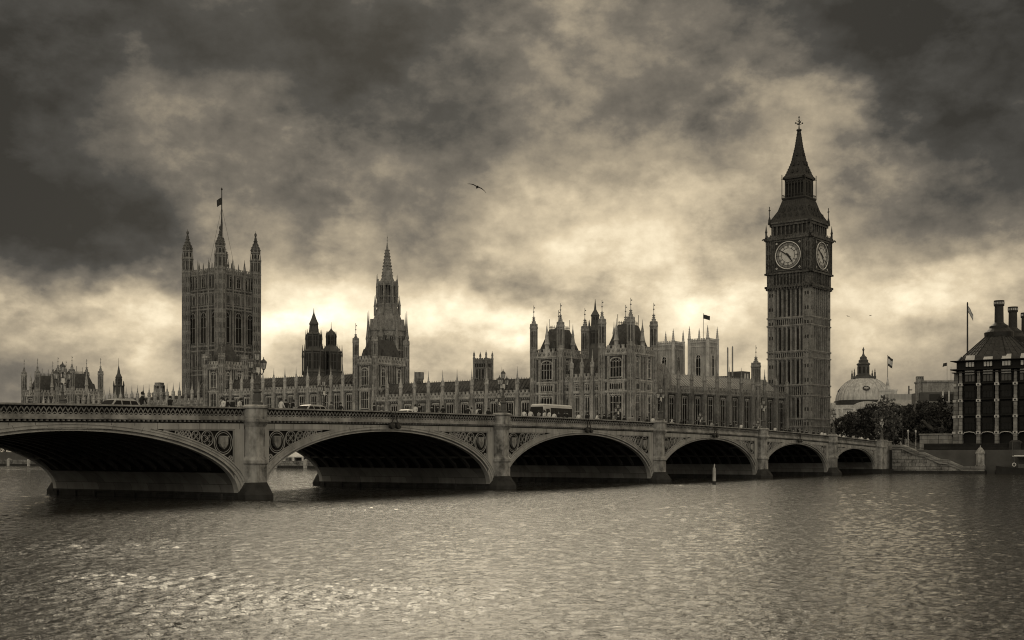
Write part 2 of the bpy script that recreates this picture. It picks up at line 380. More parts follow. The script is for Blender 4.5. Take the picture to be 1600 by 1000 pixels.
def turret(z0, z1, z2, z3, z4, r, stone='stone_palace', n=8):
    """octagonal corner turret: shaft to z1, arcaded stage to z2, ogee cap to z3, finial to z4"""
    def mk():
        b = MB(); hs = z2 - z1; hc = z3 - z2
        b.lathe([(r, z0), (r, z1 - .5), (r*1.14, z1 - .2), (r*1.14, z1 + .25), (r*.92, z1 + .5), (r*.92, z2 - .6), (r*1.18, z2 - .25), (r*1.18, z2 + .15), (r*.95, z2 + .4),
                 (r*.92, z2 + hc*.16), (r*.62, z2 + hc*.34), (r*.34, z2 + hc*.52), (r*.22, z2 + hc*.68), (r*.32, z2 + hc*.72), (r*.22, z2 + hc*.76), (r*.09, z2 + hc*.9), (.05, z3)], n)
        ap = r * math.cos(PI / n)
        for k in range(n):
            a = 2 * PI * k / n; b.M = Matrix.Rotation(a + PI/2, 4, 'Z')
            wv = r * .92 * math.sin(PI / n)
            b.box(-wv*.55, wv*.55, -ap*.92 - .03, -ap*.92 + .1, z1 + .5 + hs*.10, z2 - .9, 1)
            b.box(-wv*.12, wv*.12, -ap*.92 - .10, -ap*.92 + .1, z1 + .5, z2 - .8)
            b.bar((0, -ap*1.06, z2 - .1), (0, -ap*1.0, z2 + 1.0), .22)
            b.M = Matrix.Rotation(2 * PI * (k + .5) / n + PI/2, 4, 'Z'); b.box(-.09, .09, -r*1.0 - .07, -r*.8, z0, z2 + .9)
            z = z0 + 1
            b.M = Matrix.Rotation(a + PI/2, 4, 'Z')
            while z < z1 - 2: b.box(-wv, wv, -ap - .1, -ap + .05, z, z + .22); b.box(-wv*.3, wv*.3, -ap - .012, -ap + .05, z + .45, z + 2.95, 2); z += 3.2
            for q in (.28, .45, .6, .75): b.box(-.1, .1, -r*max(.25, 1 - q*1.25) - .14, -r*max(.25, 1 - q*1.25) + .1, z2 + hc*q - .12, z2 + hc*q + .12)
        b.M = None
        finial(b, 0, 0, z3 - .2, z4, .1)
        return b.mesh('turret', [stone, 'window_glass', 'stone_painted_dark'])
    return cached(('tur', z0, z1, z2, z3, z4, r, stone, n), mk)
def battlement(L, z, h=1.5, stone='stone_palace', step=1.25, y=-.28):
    def mk():
        b = MB(); b.box(0, L, y - .14, y + .36, z - .3, z); b.box(0, L, y, y + .3, z, z + h*.52); b.box(0, L, y - .08, y + .34, z + h*.52, z + h*.6)
        n = max(2, round(L / step))
        for i in range(n):
            x = (i + .5) * L / n; w = L / n
            b.box(x - w*.27, x + w*.27, y + .02, y + .28, z + h*.6, z + h); b.box(x - w*.32, x + w*.32, y - .05, y + .33, z + h - .12, z + h + .04)
            b.box(x - w*.30, x + w*.30, y - .03, y + .02, z + h*.12, z + h*.42, 1)
            b.bar((x - w*.28, y - .05, z + h*.1), (x + w*.28, y - .05, z + h*.44), .1); b.bar((x + w*.28, y - .05, z + h*.1), (x - w*.28, y - .05, z + h*.44), .1)
        return b.mesh('battlement', [stone, 'stone_painted_dark'])
    return cached(('bat', L, z, h, stone, step, y), mk)
def courses(b, L, zs, proud=.3, h=.32, x0=0):
    for z in zs: b.box(x0 - proud, L + proud, -proud, .06, z - h*.5, z + h*.5); b.box(x0 - proud*.6, L + proud*.6, -proud*.6, .05, z - h*1.1, z - h*.5)
def ribs(b, L, z0, z1, sp=.75, proud=.14, w=.13, x0=0):
    n = max(2, round((L - x0) / sp))
    for i in range(n + 1):
        x = x0 + (L - x0) * i / n; b.box(x - w/2, x + w/2, -proud, .03, z0, z1)
def ribs_cut(b, L, z0, z1, sp, wins, proud=.15, w=.13):
    """thin upright shafts covering a wall, broken where a window stands"""
    n = max(2, round(L / sp))
    for i in range(n + 1):
        x = L * i / n; cuts = sorted((zb - .45, zb + h + .5) for (xc, ww, zb, h) in wins if abs(x - xc) < ww / 2 + .42)
        z = z0
        for (a, e) in cuts:
            if a > z + .3: b.box(x - w/2, x + w/2, -proud, .03, z, a)
            z = max(z, e)
        if z1 > z + .3: b.box(x - w/2, x + w/2, -proud, .03, z, z1)
def faces4(L, D): return [(T(0, 0, 0, 0), L), (T(L, 0, 0, 90), D), (T(L, D, 0, 180), L), (T(0, D, 0, -90), D)]

def wing(name, label, loc, rz, L, D, z0, zc, bays, zp, roof, rows, stone='stone_palace', roofmat='slate', bands=(), group=None, cresting=True, both=False, gablets=True, cat='palace wing'):
    """a long range: wall, string courses, buttresses with pinnacles, windows, battlements, pitched roof"""
    th = thing(name, label, cat, loc, rz, group)
    b = MB(); b.box(0, L, 0, D, z0, zc); bw_ = L / bays
    for (zb, h, w, lights, tr, ar) in rows:
        for i in range(bays):
            for s_ in (-1, 1): b.box((i+.5)*bw_ + s_*(w*.5+.28) - .13, (i+.5)*bw_ + s_*(w*.5+.28) + .13, -.3, .02, zb - .4, zb + h + .2)
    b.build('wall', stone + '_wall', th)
    c = MB(); courses(c, L, [zc] + list(bands))
    for (zb, h, w, lights, tr, ar) in rows: ribs(c, L, zb - 1.5, zb - .4, .55, .12)
    ribs_cut(c, L, z0, zc, bw_ / 7, [((i + .5) * bw_, rw[2], rw[0], rw[1]) for rw in rows for i in range(bays)], .17, .15)
    c.build('string_course', stone, th)
    me = pinnacle(z0, zc + 1.2, zp, .95, stone)
    for i in range(bays + 1): put('buttress', me, th, T(i * bw_, 0, 0))
    for (zb, h, w, lights, tr, ar) in rows:
        wm = window(w, h, lights, tr, ar, stone)
        for i in range(bays): put('window', wm, th, T((i + .5) * bw_, 0, zb))
    put('battlement', battlement(L, zc + .15, 1.5, stone), th)
    if roof:
        r = MB(); ri, yr = roof; y1 = D
        r.extr([(.8, zc + .3), (yr, ri), (y1 - yr + .8, ri), (y1, zc + .3)], 0, L)
        r.v = [(y, x, z) for x, y, z in r.v]
        n = int(L / 1.1)
        for i in range(n):
            x = (i + .5) * L / n
            r.bar((x, .8, zc + .5), (x, yr, ri + .05), .12)
        if gablets:
            for i in range(bays):
                for q in (.3, .7):
                    x = (i + q) * bw_; r.extr([(x - .55, zc + 1.0), (x + .55, zc + 1.0), (x, zc + 2.5)], 1.0, 3.0)
        if cresting:
            r.box(0, L, yr - .05, yr + .05, ri - .02, ri + .16)
            for i in range(int(L / .8)): r.box(i * .8 + .3, i * .8 + .42, yr - .03, yr + .03, ri + .16, ri + .5)
        r.build('roof', roofmat, th)
    return th

def sel(q, k): return q[k % 2] if isinstance(q, list) else q
def tower_block(th, ox, oy, L, D, z0, zc, rows, bands, turr, stone='stone_palace', roof=None, hb=1.9, sides=(0, 1, 2, 3), mats_roof='slate', ribsp=.8):
    """a square-set block inside thing th: walls, courses, windows per side, battlements, corner turrets, steep iron-crested roof"""
    O = Matrix.Translation((ox, oy, 0))
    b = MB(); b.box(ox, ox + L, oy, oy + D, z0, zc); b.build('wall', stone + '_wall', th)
    c = MB()
    for k, (M, ln) in enumerate(faces4(L, D)):
        c.M = O @ M; courses(c, ln, [zc] + list(bands), .35, .4)
        RW = [tuple(sel(q, k) for q in rw) for rw in rows]
        ribs_cut(c, ln, z0, zc, ribsp, [(ln * (i + .5) / rw[6], rw[2], rw[0], rw[1]) for rw in RW for i in range(rw[6])], .16, .17)
        for (zb, h, w, lights, tr, ar, cnt) in [tuple(sel(q, k) for q in rw) for rw in rows]:
            ribs(c, ln, zb - 1.4, zb - .5, .5, .13)
            for i in range(cnt):
                for s_ in (-1, 1):
                    x = ln * (i + .5) / cnt + s_ * (w*.5 + .3); c.box(x - .15, x + .15, -.34, .02, zb - .5, zb + h + .4)
    c.build('string_course', stone, th)
    for k, (M, ln) in enumerate(faces4(L, D)):
        if k not in sides: continue
        for (zb, h, w, lights, tr, ar, cnt) in [tuple(sel(q, k) for q in rw) for rw in rows]:
            for i in range(cnt): put('window', window(w, h, lights, tr, ar, stone), th, O @ M @ T(ln * (i + .5) / cnt, 0, zb))
        put('battlement', battlement(ln, zc + .2, hb, stone), th, O @ M)
    if turr:
        for (x, y) in ((0, 0), (L, 0), (L, D), (0, D)): put('turret', turr, th, O @ T(x, y, 0))
    if roof:
        zr, ins, insy = roof
        r = MB(); r.frus((ox + .5, ox + L - .5, oy + .5, oy + D - .5), zc + .3, (ox + ins, ox + L - ins, oy + insy, oy + D - insy), zr)
        n = int((L - 2*ins) / .6) + 1
        for i in range(n + 1):
            x = ox + ins + (L - 2*ins) * i / n
            for y in (oy + insy, oy + D - insy): r.bar((x, y, zr), (x, y, zr + .9), .07)
        for y in (oy + insy, oy + D - insy): r.box(ox + ins, ox + L - ins, y - .04, y + .04, zr + .42, zr + .52)
        n = int((D - 2*insy) / .6) + 1
        for i in range(n + 1):
            y = oy + insy + (D - 2*insy) * i / n
            for x in (ox + ins, ox + L - ins): r.bar((x, y, zr), (x, y, zr + .9), .07)
        for (x, y) in ((ox + ins, oy + insy), (ox + L - ins, oy + insy), (ox + L - ins, oy + D - insy), (ox + ins, oy + D - insy)): r.bar((x, y, zr), (x, y, zr + 2.6), .1)
        for M, ln in faces4(L, D):
            r.M = O @ M
            for q in (.33, .67): r.extr([(ln*q - .7, zc + 1), (ln*q + .7, zc + 1), (ln*q + .7, zc + 2.6), (ln*q, zc + 4.2), (ln*q - .7, zc + 2.6)], .7, 2.6)
        r.M = None
        r.build('roof', mats_roof, th)

# ------------------------------------------------------------------ river, land, roads
def river():
    # fine choppy sheet where the camera sees it closely, a plain sheet out to the horizon; one mesh
    v = []; f = []
    na, nr = 560, 900
    th = np.linspace(math.atan2(AX.y, AX.x) + R(27), math.atan2(AX.y, AX.x) - R(27), na)
    rr = 17.0 * (330 / 17.0) ** (np.linspace(0, 1, nr))
    A, Q = np.meshgrid(th, rr)
    X = CAM.x + Q * np.cos(A); Y = CAM.y + Q * np.sin(A)
    rng = np.random.RandomState(3); Z = np.zeros_like(X)
    for k in range(80):
        lam = math.exp(rng.uniform(math.log(.2), math.log(1.5))); d = rng.normal(R(60), .75); ph = rng.uniform(0, 6.28)
        amp = .0095 * lam ** .72
        amp = .0034 * lam ** .8
        kx, ky = math.cos(d) * 6.283 / lam, math.sin(d) * 6.283 / lam
        wob = .6 * np.sin(X * .11 + ph) + .6 * np.sin(Y * .09 + ph * 2)
        fade = np.clip(lam / (Q * .0036) - .5, 0, 1)
        s_ = np.sin(X * kx + Y * ky + ph + wob)
        patch = .55 + .45 * np.sin(X * .053 + k * 1.7 + .5 * np.sin(Y * .07)) * np.sin(Y * .047 + k * 2.3 + .6 * np.sin(X * .041))
        Z += amp * fade * patch * (s_ + .35 * np.abs(s_))
    # the churned eddies near the camera
    for (ex, ey, er, ea) in ((230, 915, 6.0, .05), (420, 945, 5.0, .06), (610, 935, 5.0, .05), (330, 985, 3.5, .03), (60, 860, 9.0, .05), (560, 795, 12.0, .05), (405, 788, 5.0, .10), (330, 772, 6.0, .10), (790, 770, 6.0, .08), (1040, 759, 7.0, .08)):
        dz = 1900 * 3.95 / (ey - 710); c0 = CAM + AX * dz + RT * ((ex - 800) / 1900 * dz)
        g = np.exp(-((X - c0.x) ** 2 + (Y - c0.y) ** 2) / (2 * (er * .6) ** 2))
        for k in range(9):
            lam = rng.uniform(.5, 1.6); d = rng.normal(R(75), .9); ph = rng.uniform(0, 6.28)
            s_ = np.sin((X * math.cos(d) + Y * math.sin(d)) * 6.283 / lam + ph + 1.2 * np.sin(X * .7 + ph) + 1.1 * np.sin(Y * .8)); Z += ea * .5 * g * (1 - np.abs(s_)) * lam / 1.5
    ed = np.minimum(1, np.minimum(np.linspace(0, 1, na), np.linspace(1, 0, na)) * 30)[None, :] * np.minimum(1, np.minimum(np.linspace(0, 1, nr), np.linspace(1, 0, nr)) * 20)[:, None]
    Z = Z * ed
    co = np.stack([X, Y, Z], -1).reshape(-1, 3)
    idx = np.arange(na * nr).reshape(nr, na)
    q = np.stack([idx[:-1, :-1], idx[1:, :-1], idx[1:, 1:], idx[:-1, 1:]], -1).reshape(-1, 4)
    # skirt out to the far plain: ring of big quads round the fan
    border = np.concatenate([idx[0, :], idx[1:, -1], idx[-1, -2::-1], idx[-2:0:-1, 0]])
    bc = co[border]; mid = np.array([CAM.x + 120 * AX.x, CAM.y + 120 * AX.y, 0])
    dv = bc - mid; dv[:, 2] = 0; far = mid + dv / np.linalg.norm(dv, axis=1)[:, None] * 5000
    n0 = len(co); co = np.concatenate([co, far]); nb = len(border)
    fb = np.arange(nb) + n0
    q2 = np.stack([border, fb, np.roll(fb, -1), np.roll(border, -1)], -1)
    q = np.concatenate([q, q2])
    me = bpy.data.meshes.new('river'); me.vertices.add(len(co)); me.vertices.foreach_set('co', co.astype(np.float32).ravel())
    me.loops.add(q.size); me.loops.foreach_set('vertex_index', q.astype(np.int32).ravel())
    me.polygons.add(len(q)); me.polygons.foreach_set('loop_start', np.arange(0, q.size, 4, dtype=np.int32)); me.polygons.foreach_set('loop_total', np.full(len(q), 4, np.int32))
    me.polygons.foreach_set('use_smooth', np.ones(len(q), bool)); me.update(calc_edges=True); me.validate()
    me.materials.append(MATS['river_water'])
    struct(put('river', me))
river()
def ground():
    b = MB(); b.box(-6000, 6000, -6000, 6000, -5, -3.4)                      # river bed far out under the water
    b.box(0.6, 5500, -5500, 27.5, -3.3, 4.9); b.box(0.4, 5500, 27.5, 5500, -3.3, 4.8)      # west bank
    struct(b.build('ground', 'earth'))
    r = MB(); r.add([(0.5, 1.5, 5.25), (70, 1.5, 4.99), (70, 24.5, 4.99), (0.5, 24.5, 5.25)], [(0, 1, 2, 3)]); r.add([(70, 1.5, 4.99), (500, 1.5, 4.96), (500, 24.5, 4.96), (70, 24.5, 4.99)], [(0, 1, 2, 3)])
    struct(r.build('road', 'asphalt'))
    k = MB(); k.box(8, 500, 24.5, 29, 4.5, 5.10); k.box(8, 38, -3, 1.5, 4.5, 5.12); struct(k.build('pavement', 'paving'))
ground()

# ------------------------------------------------------------------ the bridge
XM = -126.0
def Ht(x): return 8.5 - 1.24e-4 * (x - XM) ** 2
PIERS = [-35.8, -69.8, -107.0, -146.0, -184.1, -219.4]
ENDS = [-6.6] + PIERS + [-251.0]
ZS = .6
bridge = thing('arch_bridge', 'seven span iron arch bridge with stone piers and pierced parapet crossing the river', 'bridge', (0, 0, 0))
def span(xr, xl):
    """one arch between pier centres xr (west) and xl (east)"""
    xm = (xr + xl) / 2; a = (xr - xl) / 2 - 1.6; zc = Ht(xm) - 2.05; rise = zc - ZS
    a2, rise2 = a + 1.05, rise + .72
    def zin(x): return ZS + rise * math.sqrt(max(0, 1 - ((x - xm) / a) ** 2))
    def zout(x): return ZS + rise2 * math.sqrt(max(0, 1 - ((x - xm) / a2) ** 2))
    def ftop(x): return Ht(x) - 1.42
    def fbot(x): return Ht(x) - 1.92
    N = 72
    ts = [PI * i / N for i in range(N + 1)]
    b = MB()
    def strip(lo, hi, y0, y1, mi=0, mb=None):
        mb = mb or b; n = len(lo); vs = []
        for (p, q) in zip(lo, hi): vs += [(p[0], y0, p[1]), (q[0], y0, q[1]), (p[0], y1, p[1]), (q[0], y1, q[1])]
        fs = []
        for i in range(n - 1):
            o, k = 4*i, 4*i + 4; fs += [(o, o+1, k+1, k), (o+2, k+2, k+3, o+3), (o, k, k+2, o+2), (o+1, o+3, k+3, k+1)]
        mb.add(vs, fs, mi)
    inn = [(xm + a * math.cos(t), ZS + rise * math.sin(t)) for t in ts]
    out = [(xm + a2 * math.cos(t), min(ZS + rise2 * math.sin(t), fbot(xm + a2 * math.cos(t)) + .3)) for t in ts]
    def off(k, dz): return [(xm + (a + k) * math.cos(t), ZS + (rise + dz) * math.sin(t)) for t in ts]
    strip([(p[0], p[1]) for p in off(.36, .25)], out, -.10, .55); strip(off(.15, .10), off(.37, .26), .14, .5); strip(inn, off(.16, .11), .0, .5)
    # mouldings on the ring
    for k, dz, w in ((.36, .25, .03), (.72, .49, .02)):
        p = off(k, dz); strip(p, off(k + w * 1.6, dz + w), -.16, -.09)
    eo = [(x, z) for x, z in [(xm + (a2 - .02) * math.cos(t), ZS + (rise2 - .02) * math.sin(t)) for t in ts] if z < fbot(x) + .05]
    for half in (1, -1):
        e = [q for q in eo if (q[0] - xm) * half > 0]
        if len(e) > 2: strip(e, [(x + half * .10, z + .05) for x, z in e], -.18, -.09)
    # panel joints across the ring and fascia
    for i in range(4, N - 3, 4):
        t = ts[i]; p = off(.4, .28)[i]; q = out[i]
        b.bar((p[0], -.101, p[1]), (q[0], -.101, q[1]), .03, .012, 1)
    xs = [xl + .95 + (xr - xl - 1.9) * i / 60 for i in range(61)]
    strip([(x, fbot(x)) for x in xs], [(x, ftop(x)) for x in xs], -.085, .55)
    for i in range(3, 60, 4): b.bar((xs[i], -.087, fbot(xs[i])), (xs[i], -.087, ftop(xs[i])), .03, .012, 1)
    for s_ in (1, -1):     # flat strip against the pier
        x0 = (xr - .9) if s_ > 0 else (xl + .9); x1 = x0 - s_ * 1.15
        cs = [x0 + (x1 - x0) * i / 8 for i in range(9)]
        strip([(x, zin(x) if abs(x - xm) < a else ZS) for x in cs], [(x, fbot(x) + .02) for x in cs], -.075, .5)
    sp = b.build('spandrel', ['bridge_paint', 'bridge_shade_joint'], bridge)
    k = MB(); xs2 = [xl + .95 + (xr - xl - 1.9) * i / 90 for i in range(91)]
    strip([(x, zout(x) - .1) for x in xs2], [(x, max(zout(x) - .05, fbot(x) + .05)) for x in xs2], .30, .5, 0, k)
    k.build('spandrel_backing', 'bridge_shade_joint', bridge)
    # pierced tracery in each corner
    for s_ in (1, -1):
        xe = (xr - 2.05) if s_ > 0 else (xl + 2.05)
        tb = MB(); y = .06
        def dcurve(cx, cz):
            return min(math.hypot(cx - (xm + a2 * math.cos(t)), cz - (ZS + rise2 * math.sin(t))) for t in ts) if ((cx - xm) / a2) ** 2 + ((cz - ZS) / rise2) ** 2 > 1 else -1
        top = lambda x: fbot(x) - .10
        cir = []
        r = .1                       # the big roundel in the corner
        while r < 3 and dcurve(xe - s_ * (r + .1), top(xe) - r) > r + .08: r += .02
        cx, cz = xe - s_ * (r + .1), top(xe) - r; cir.append((cx, cz, r))
        px, pr = cx, r
        for q in range(5):           # along the top
            best = None; x = px - s_ * pr
            for i in range(400):
                x -= s_ * .02; r = .02
                lo, hi = 0.02, 2.
                for _ in range(18):
                    m = (lo + hi) / 2
                    if dcurve(x, top(x) - m) > m + .05: lo = m
                    else: hi = m
                if abs(x - px) >= lo + pr + .04: best = (x, top(x) - lo, lo); break
            if not best or best[2] < .13: break
            cir.append(best); px, pr = best[0], best[2]
        pz, pr = cir[0][1], cir[0][2]
        for q in range(4):           # down the pier side
            z = pz - pr; best = None
            for i in range(400):
                z -= .02; lo, hi = .02, 2.
                for _ in range(18):
                    m = (lo + hi) / 2
                    if dcurve(xe - s_ * (m + .08), z) > m + .05: lo = m
                    else: hi = m
                if pz - z >= lo + pr + .04: best = (xe - s_ * (lo + .08), z, lo); break
            if not best or best[2] < .13: break
            cir.append(best); pz, pr = best[1], best[2]
        for i, (cx, cz, r) in enumerate(cir):
            tb.ring(cx, cz, r - .03, .045, y, 24)
            if i == 0: tb.ring(cx, cz, r * .8, .028, y, 24)
            elif r > .25:
                for q in range(4): tb.ring(cx + .42 * r * math.cos(q * PI/2), cz + .42 * r * math.sin(q * PI/2), r * .42, .024, y, 10)
            else: tb.ring(cx, cz, r * .55, .025, y, 8)
        # border and little web bars
        tb.bar((xe, y - .03, top(xe) + .05), (xe, y - .03, max(zout(xe), ZS)), .12); xq = cir[-1][0]
        po = [(xm + (a2 + .12) * math.cos(t), y - .03, ZS + (rise2 + .1) * math.sin(t)) for t in ts]
        po = [p for p in po if (p[0] - xm) * s_ > 0 and p[2] < top(p[0]) and (xe - p[0]) * s_ > 0]
        if len(po) > 2: tb.tube(po, .05, 5)
        xend = min((abs(p[0] - xm), p[0]) for p in po)[1] if po else xe
        tb.bar((xe, y - .03, top(xe) + .04), (xend, y - .03, top(xend) + .04), .1)
        pa = tb.build('tracery_panel', 'bridge_paint', bridge)
        cx, cz, r = cir[0]; sh = MB(); w = r * .42
        sh.extr([(cx - w, cz + w*1.05), (cx - w, cz - w*.2), (cx - w*.6, cz - w*.85), (cx, cz - w*1.3), (cx + w*.6, cz - w*.85), (cx + w, cz - w*.2), (cx + w, cz + w*1.05)], -.08, .2)
        sh.box(cx - w*1.1, cx + w*1.1, -.11, .1, cz + w*1.05, cz + w*1.28); sh.bar((cx - w*.9, -.09, cz + w*.2), (cx + w*.9, -.09, cz + w*.2), w*.18); sh.bar((cx, -.1, cz - w), (cx, -.1, cz + w), w*.18)
        sh.build('shield', 'bridge_rail', pa)
    # vault: pale masonry haunches low down, iron ribs above under a dark deck
    vb = MB(); M2 = 40; ti = [PI * i / M2 for i in range(M2 + 1)]
    def quadstrip(mb, pts, y0, y1, mi):
        vs = []; fs = []
        for (x, z) in pts: vs += [(x, y0, z), (x, y1, z)]
        for i in range(len(pts) - 1): fs.append((2*i, 2*i+1, 2*i+3, 2*i+2))
        mb.add(vs, fs, mi)
    vz = 2.35
    lowp = [(xm + a * math.cos(t), ZS + rise * math.sin(t)) for t in [PI * i / 400 for i in range(401)]]
    for s_ in (1, -1):
        lp = [p for p in lowp if (p[0] - xm) * s_ > 0 and p[1] <= vz]
        quadstrip(vb, lp, .5, 25.5, 0)
        e = max(lp, key=lambda p: p[1]); quadstrip(vb, [e, (e[0] + s_ * 1.2, e[1])], .5, 25.5, 0)
    up = [(xm + (a + .25) * math.cos(t), ZS + (rise + .62) * math.sin(t)) for t in ti]; up = [p for p in up if p[1] > vz - .4]
    quadstrip(vb, up, .45, 25.5, 1)
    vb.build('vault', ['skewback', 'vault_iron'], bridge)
    rb = MB(); hi = [p for p in lowp[::8] if p[1] > vz - .1]
    for k in range(1, 14):
        y = .5 + 25 * k / 14
        strip(hi, [(x + (x - xm) / a * .2, z + .5) for x, z in hi], y - .07, y + .07, 0, rb); strip(hi, [(x, z + .07) for x, z in hi], y - .2, y + .2, 0, rb)
    for i in range(3, len(hi) - 2, 5): rb.bar((hi[i][0], .5, hi[i][1] + .3), (hi[i][0], 25.5, hi[i][1] + .3), .12, .25)
    rb.build('arch_rib', 'rib_paint', bridge)
    # far face of the span
    fb_ = MB(); strip(inn, [(xm + a2 * math.cos(t), max(ZS, min(ZS + rise2 * math.sin(t) + .9, fbot(xm + a2 * math.cos(t)) + .4))) for t in ts], 25.5, 26.0, 0, fb_)
    strip([(x, zout(x) - .1) for x in xs2], [(x, max(zout(x) - .05, ftop(x))) for x in xs2], 25.6, 25.9, 0, fb_); fb_.build('far_spandrel', 'bridge_paint', bridge)
    # parapet: rail, pierced band, plinth band, dentil course; dark backing and shadow lines painted in
    for yy, sg in ((0, 1), (26.0, -1)):
        pb = MB(); n = 40; xs3 = [xl + .95 + (xr - xl - 1.9) * i / n for i in range(n + 1)]
        def band(d0, d1, y0, y1, mi=0):
            ya, yb = (yy + y0 * sg, yy + y1 * sg); strip([(x, Ht(x) - d0) for x in xs3], [(x, Ht(x) - d1) for x in xs3], min(ya, yb), max(ya, yb), mi, pb)
        band(.13, 0, -.34, .12); band(.20, .13, -.2, .06, 1); band(.96, .20, .0, .06, 1); band(.84, .78, -.2, -.02); band(1.06, .84, -.24, .1); band(1.16, 1.06, -.34, .2); band(1.45, 1.16, -.04, .2, 1)
        if sg > 0:
            m = int((xr - xl - 1.9) / .46); 
            for i in range(m):
                x = xl + .95 + (i + .5) * (xr - xl - 1.9) / m; h = Ht(x); w = .23
                pb.bar((x - w, -.10, h - .22), (x, -.10, h - .55), .06, .07); pb.bar((x + w, -.10, h - .22), (x, -.10, h - .55), .06, .07); pb.bar((x, -.10, h - .52), (x, -.10, h - .8), .05, .07)
                pb.bar((x - w, -.10, h - .62), (x - w*.1, -.10, h - .78), .045, .06); pb.bar((x + w, -.10, h - .62), (x + w*.1, -.10, h - .78), .045, .06)
                pb.box(x - .10, x + .10, -.22, .0, h - 1.30, h - 1.16)
        pb.build('parapet', ['bridge_rail', 'bridge_shade_joint'], bridge)
    # deck
    db = MB(); n = 24; xs4 = [xl + (xr - xl) * i / n for i in range(n + 1)]
    strip([(x, Ht(x) - 1.30) for x in xs4], [(x, Ht(x) - 1.02) for x in xs4], .2, 25.8, 0, db)
    strip([(x, Ht(x) - 1.03) for x in xs4], [(x, Ht(x) - .92) for x in xs4], .06, 4.0, 1, db); strip([(x, Ht(x) - 1.03) for x in xs4], [(x, Ht(x) - .92) for x in xs4], 22.0, 25.94, 1, db)
    db.build('deck', ['asphalt', 'paving'], bridge)
for i in range(7): span(ENDS[i], ENDS[i+1])

def pier(x):
    h = Ht(x); P = MB()
    P.box(x - 1.6, x + 1.6, -.02, 26, -3.3, ZS + .02, 1)
    P.box(x - 1.95, x + 1.95, .4, 25.6, -3.3, .30, 1)
    for k in range(9): P.box(x + 1.9, x + 2.15, 1.5 + k*2.9, 1.9 + k*2.9, -3, .5, 1); P.box(x - 2.15, x - 1.9, 1.5 + k*2.9, 1.9 + k*2.9, -3, .5, 1)
    P.build('pier_base', ['granite', 'granite_wet'], bridge)
    for sg in (1, -1):
        C_ = MB(); y0 = 0 if sg > 0 else 26.0
        def pl(hw, d, mid): return [(-hw, 0), (-hw, -d * .45), (-mid, -d), (mid, -d), (hw, -d * .45), (hw, 0)]
        def loft(secs, mi):
            vs = []; fs = []; n = 6
            for (hw, d, mid, z) in secs: vs += [(x + px, y0 + py * sg, z) for px, py in pl(hw, d, mid)]
            for i in range(len(secs) - 1):
                for k in range(n): fs.append((i*n+k, i*n+(k+1) % n, (i+1)*n+(k+1) % n, (i+1)*n+k))
            m = (len(secs) - 1) * n; fs += [(5, 4, 3, 2, 1, 0), tuple(range(m, m + 6))]
            C_.add(vs, fs, mi)
        loft([(1.66, 2.2, .5, -3.3), (1.66, 2.2, .5, .45), (1.58, 2.1, .46, .62), (.88, 1.32, .62, 1.5)], 1)
        loft([(.9, 1.32, .58, 1.35), (.9, 1.32, .58, 3.05), (1.02, 1.46, .64, 3.15), (1.02, 1.46, .64, 3.42), (.80, 1.16, .52, 3.75), (.80, 1.16, .52, h - 1.75), (.86, 1.26, .56, h - 1.6), (1.02, 1.5, .66, h - 1.28)], 0)
        loft([(1.05, 1.54, .68, h - 1.28), (1.05, 1.54, .68, h - 1.08), (.92, 1.36, .6, h - 1.0), (.92, 1.36, .6, h - .16), (1.04, 1.52, .66, h - .06), (1.04, 1.52, .66, h + .10), (.78, 1.2, .5, h + .22)], 0)
        C_.build('pier_shaft', ['granite', 'granite_wet'], bridge)
for x in PIERS: pier(x)
def abutment():
    A = MB(); h = Ht(-5.8)
    A.box(-8.2, 2.0, -.3, 27.2, -3.3, h - 1.1); A.box(-7.9, -4.4, -1.2, -.3, -3.3, h - 1.3); A.box(-8.1, -4.2, -1.4, -.02, h - 1.3, h - 1.05); A.box(-7.9, -4.4, -1.3, -.05, h - 1.05, h + .1); A.box(-8.1, -4.2, -1.45, 0, h + .1, h + .3)
    A.box(-4.4, 2, -.35, -.02, h - 1.1, h - .1); A.box(-4.4, 2, -.5, .1, h - .1, h + .12)
    A.box(-8.35, 2.1, -1.5, 27.4, -3.3, .9, 1); A.build('abutment', ['granite', 'granite_wet'], bridge)
    E = MB(); E.box(-262, -249.4, -2, 28, -3.3, Ht(-251) - .8); E.box(-252.3, -249.7, -1.7, 0, 0, Ht(-251) + .2); E.build('abutment', 'granite', bridge)
abutment()

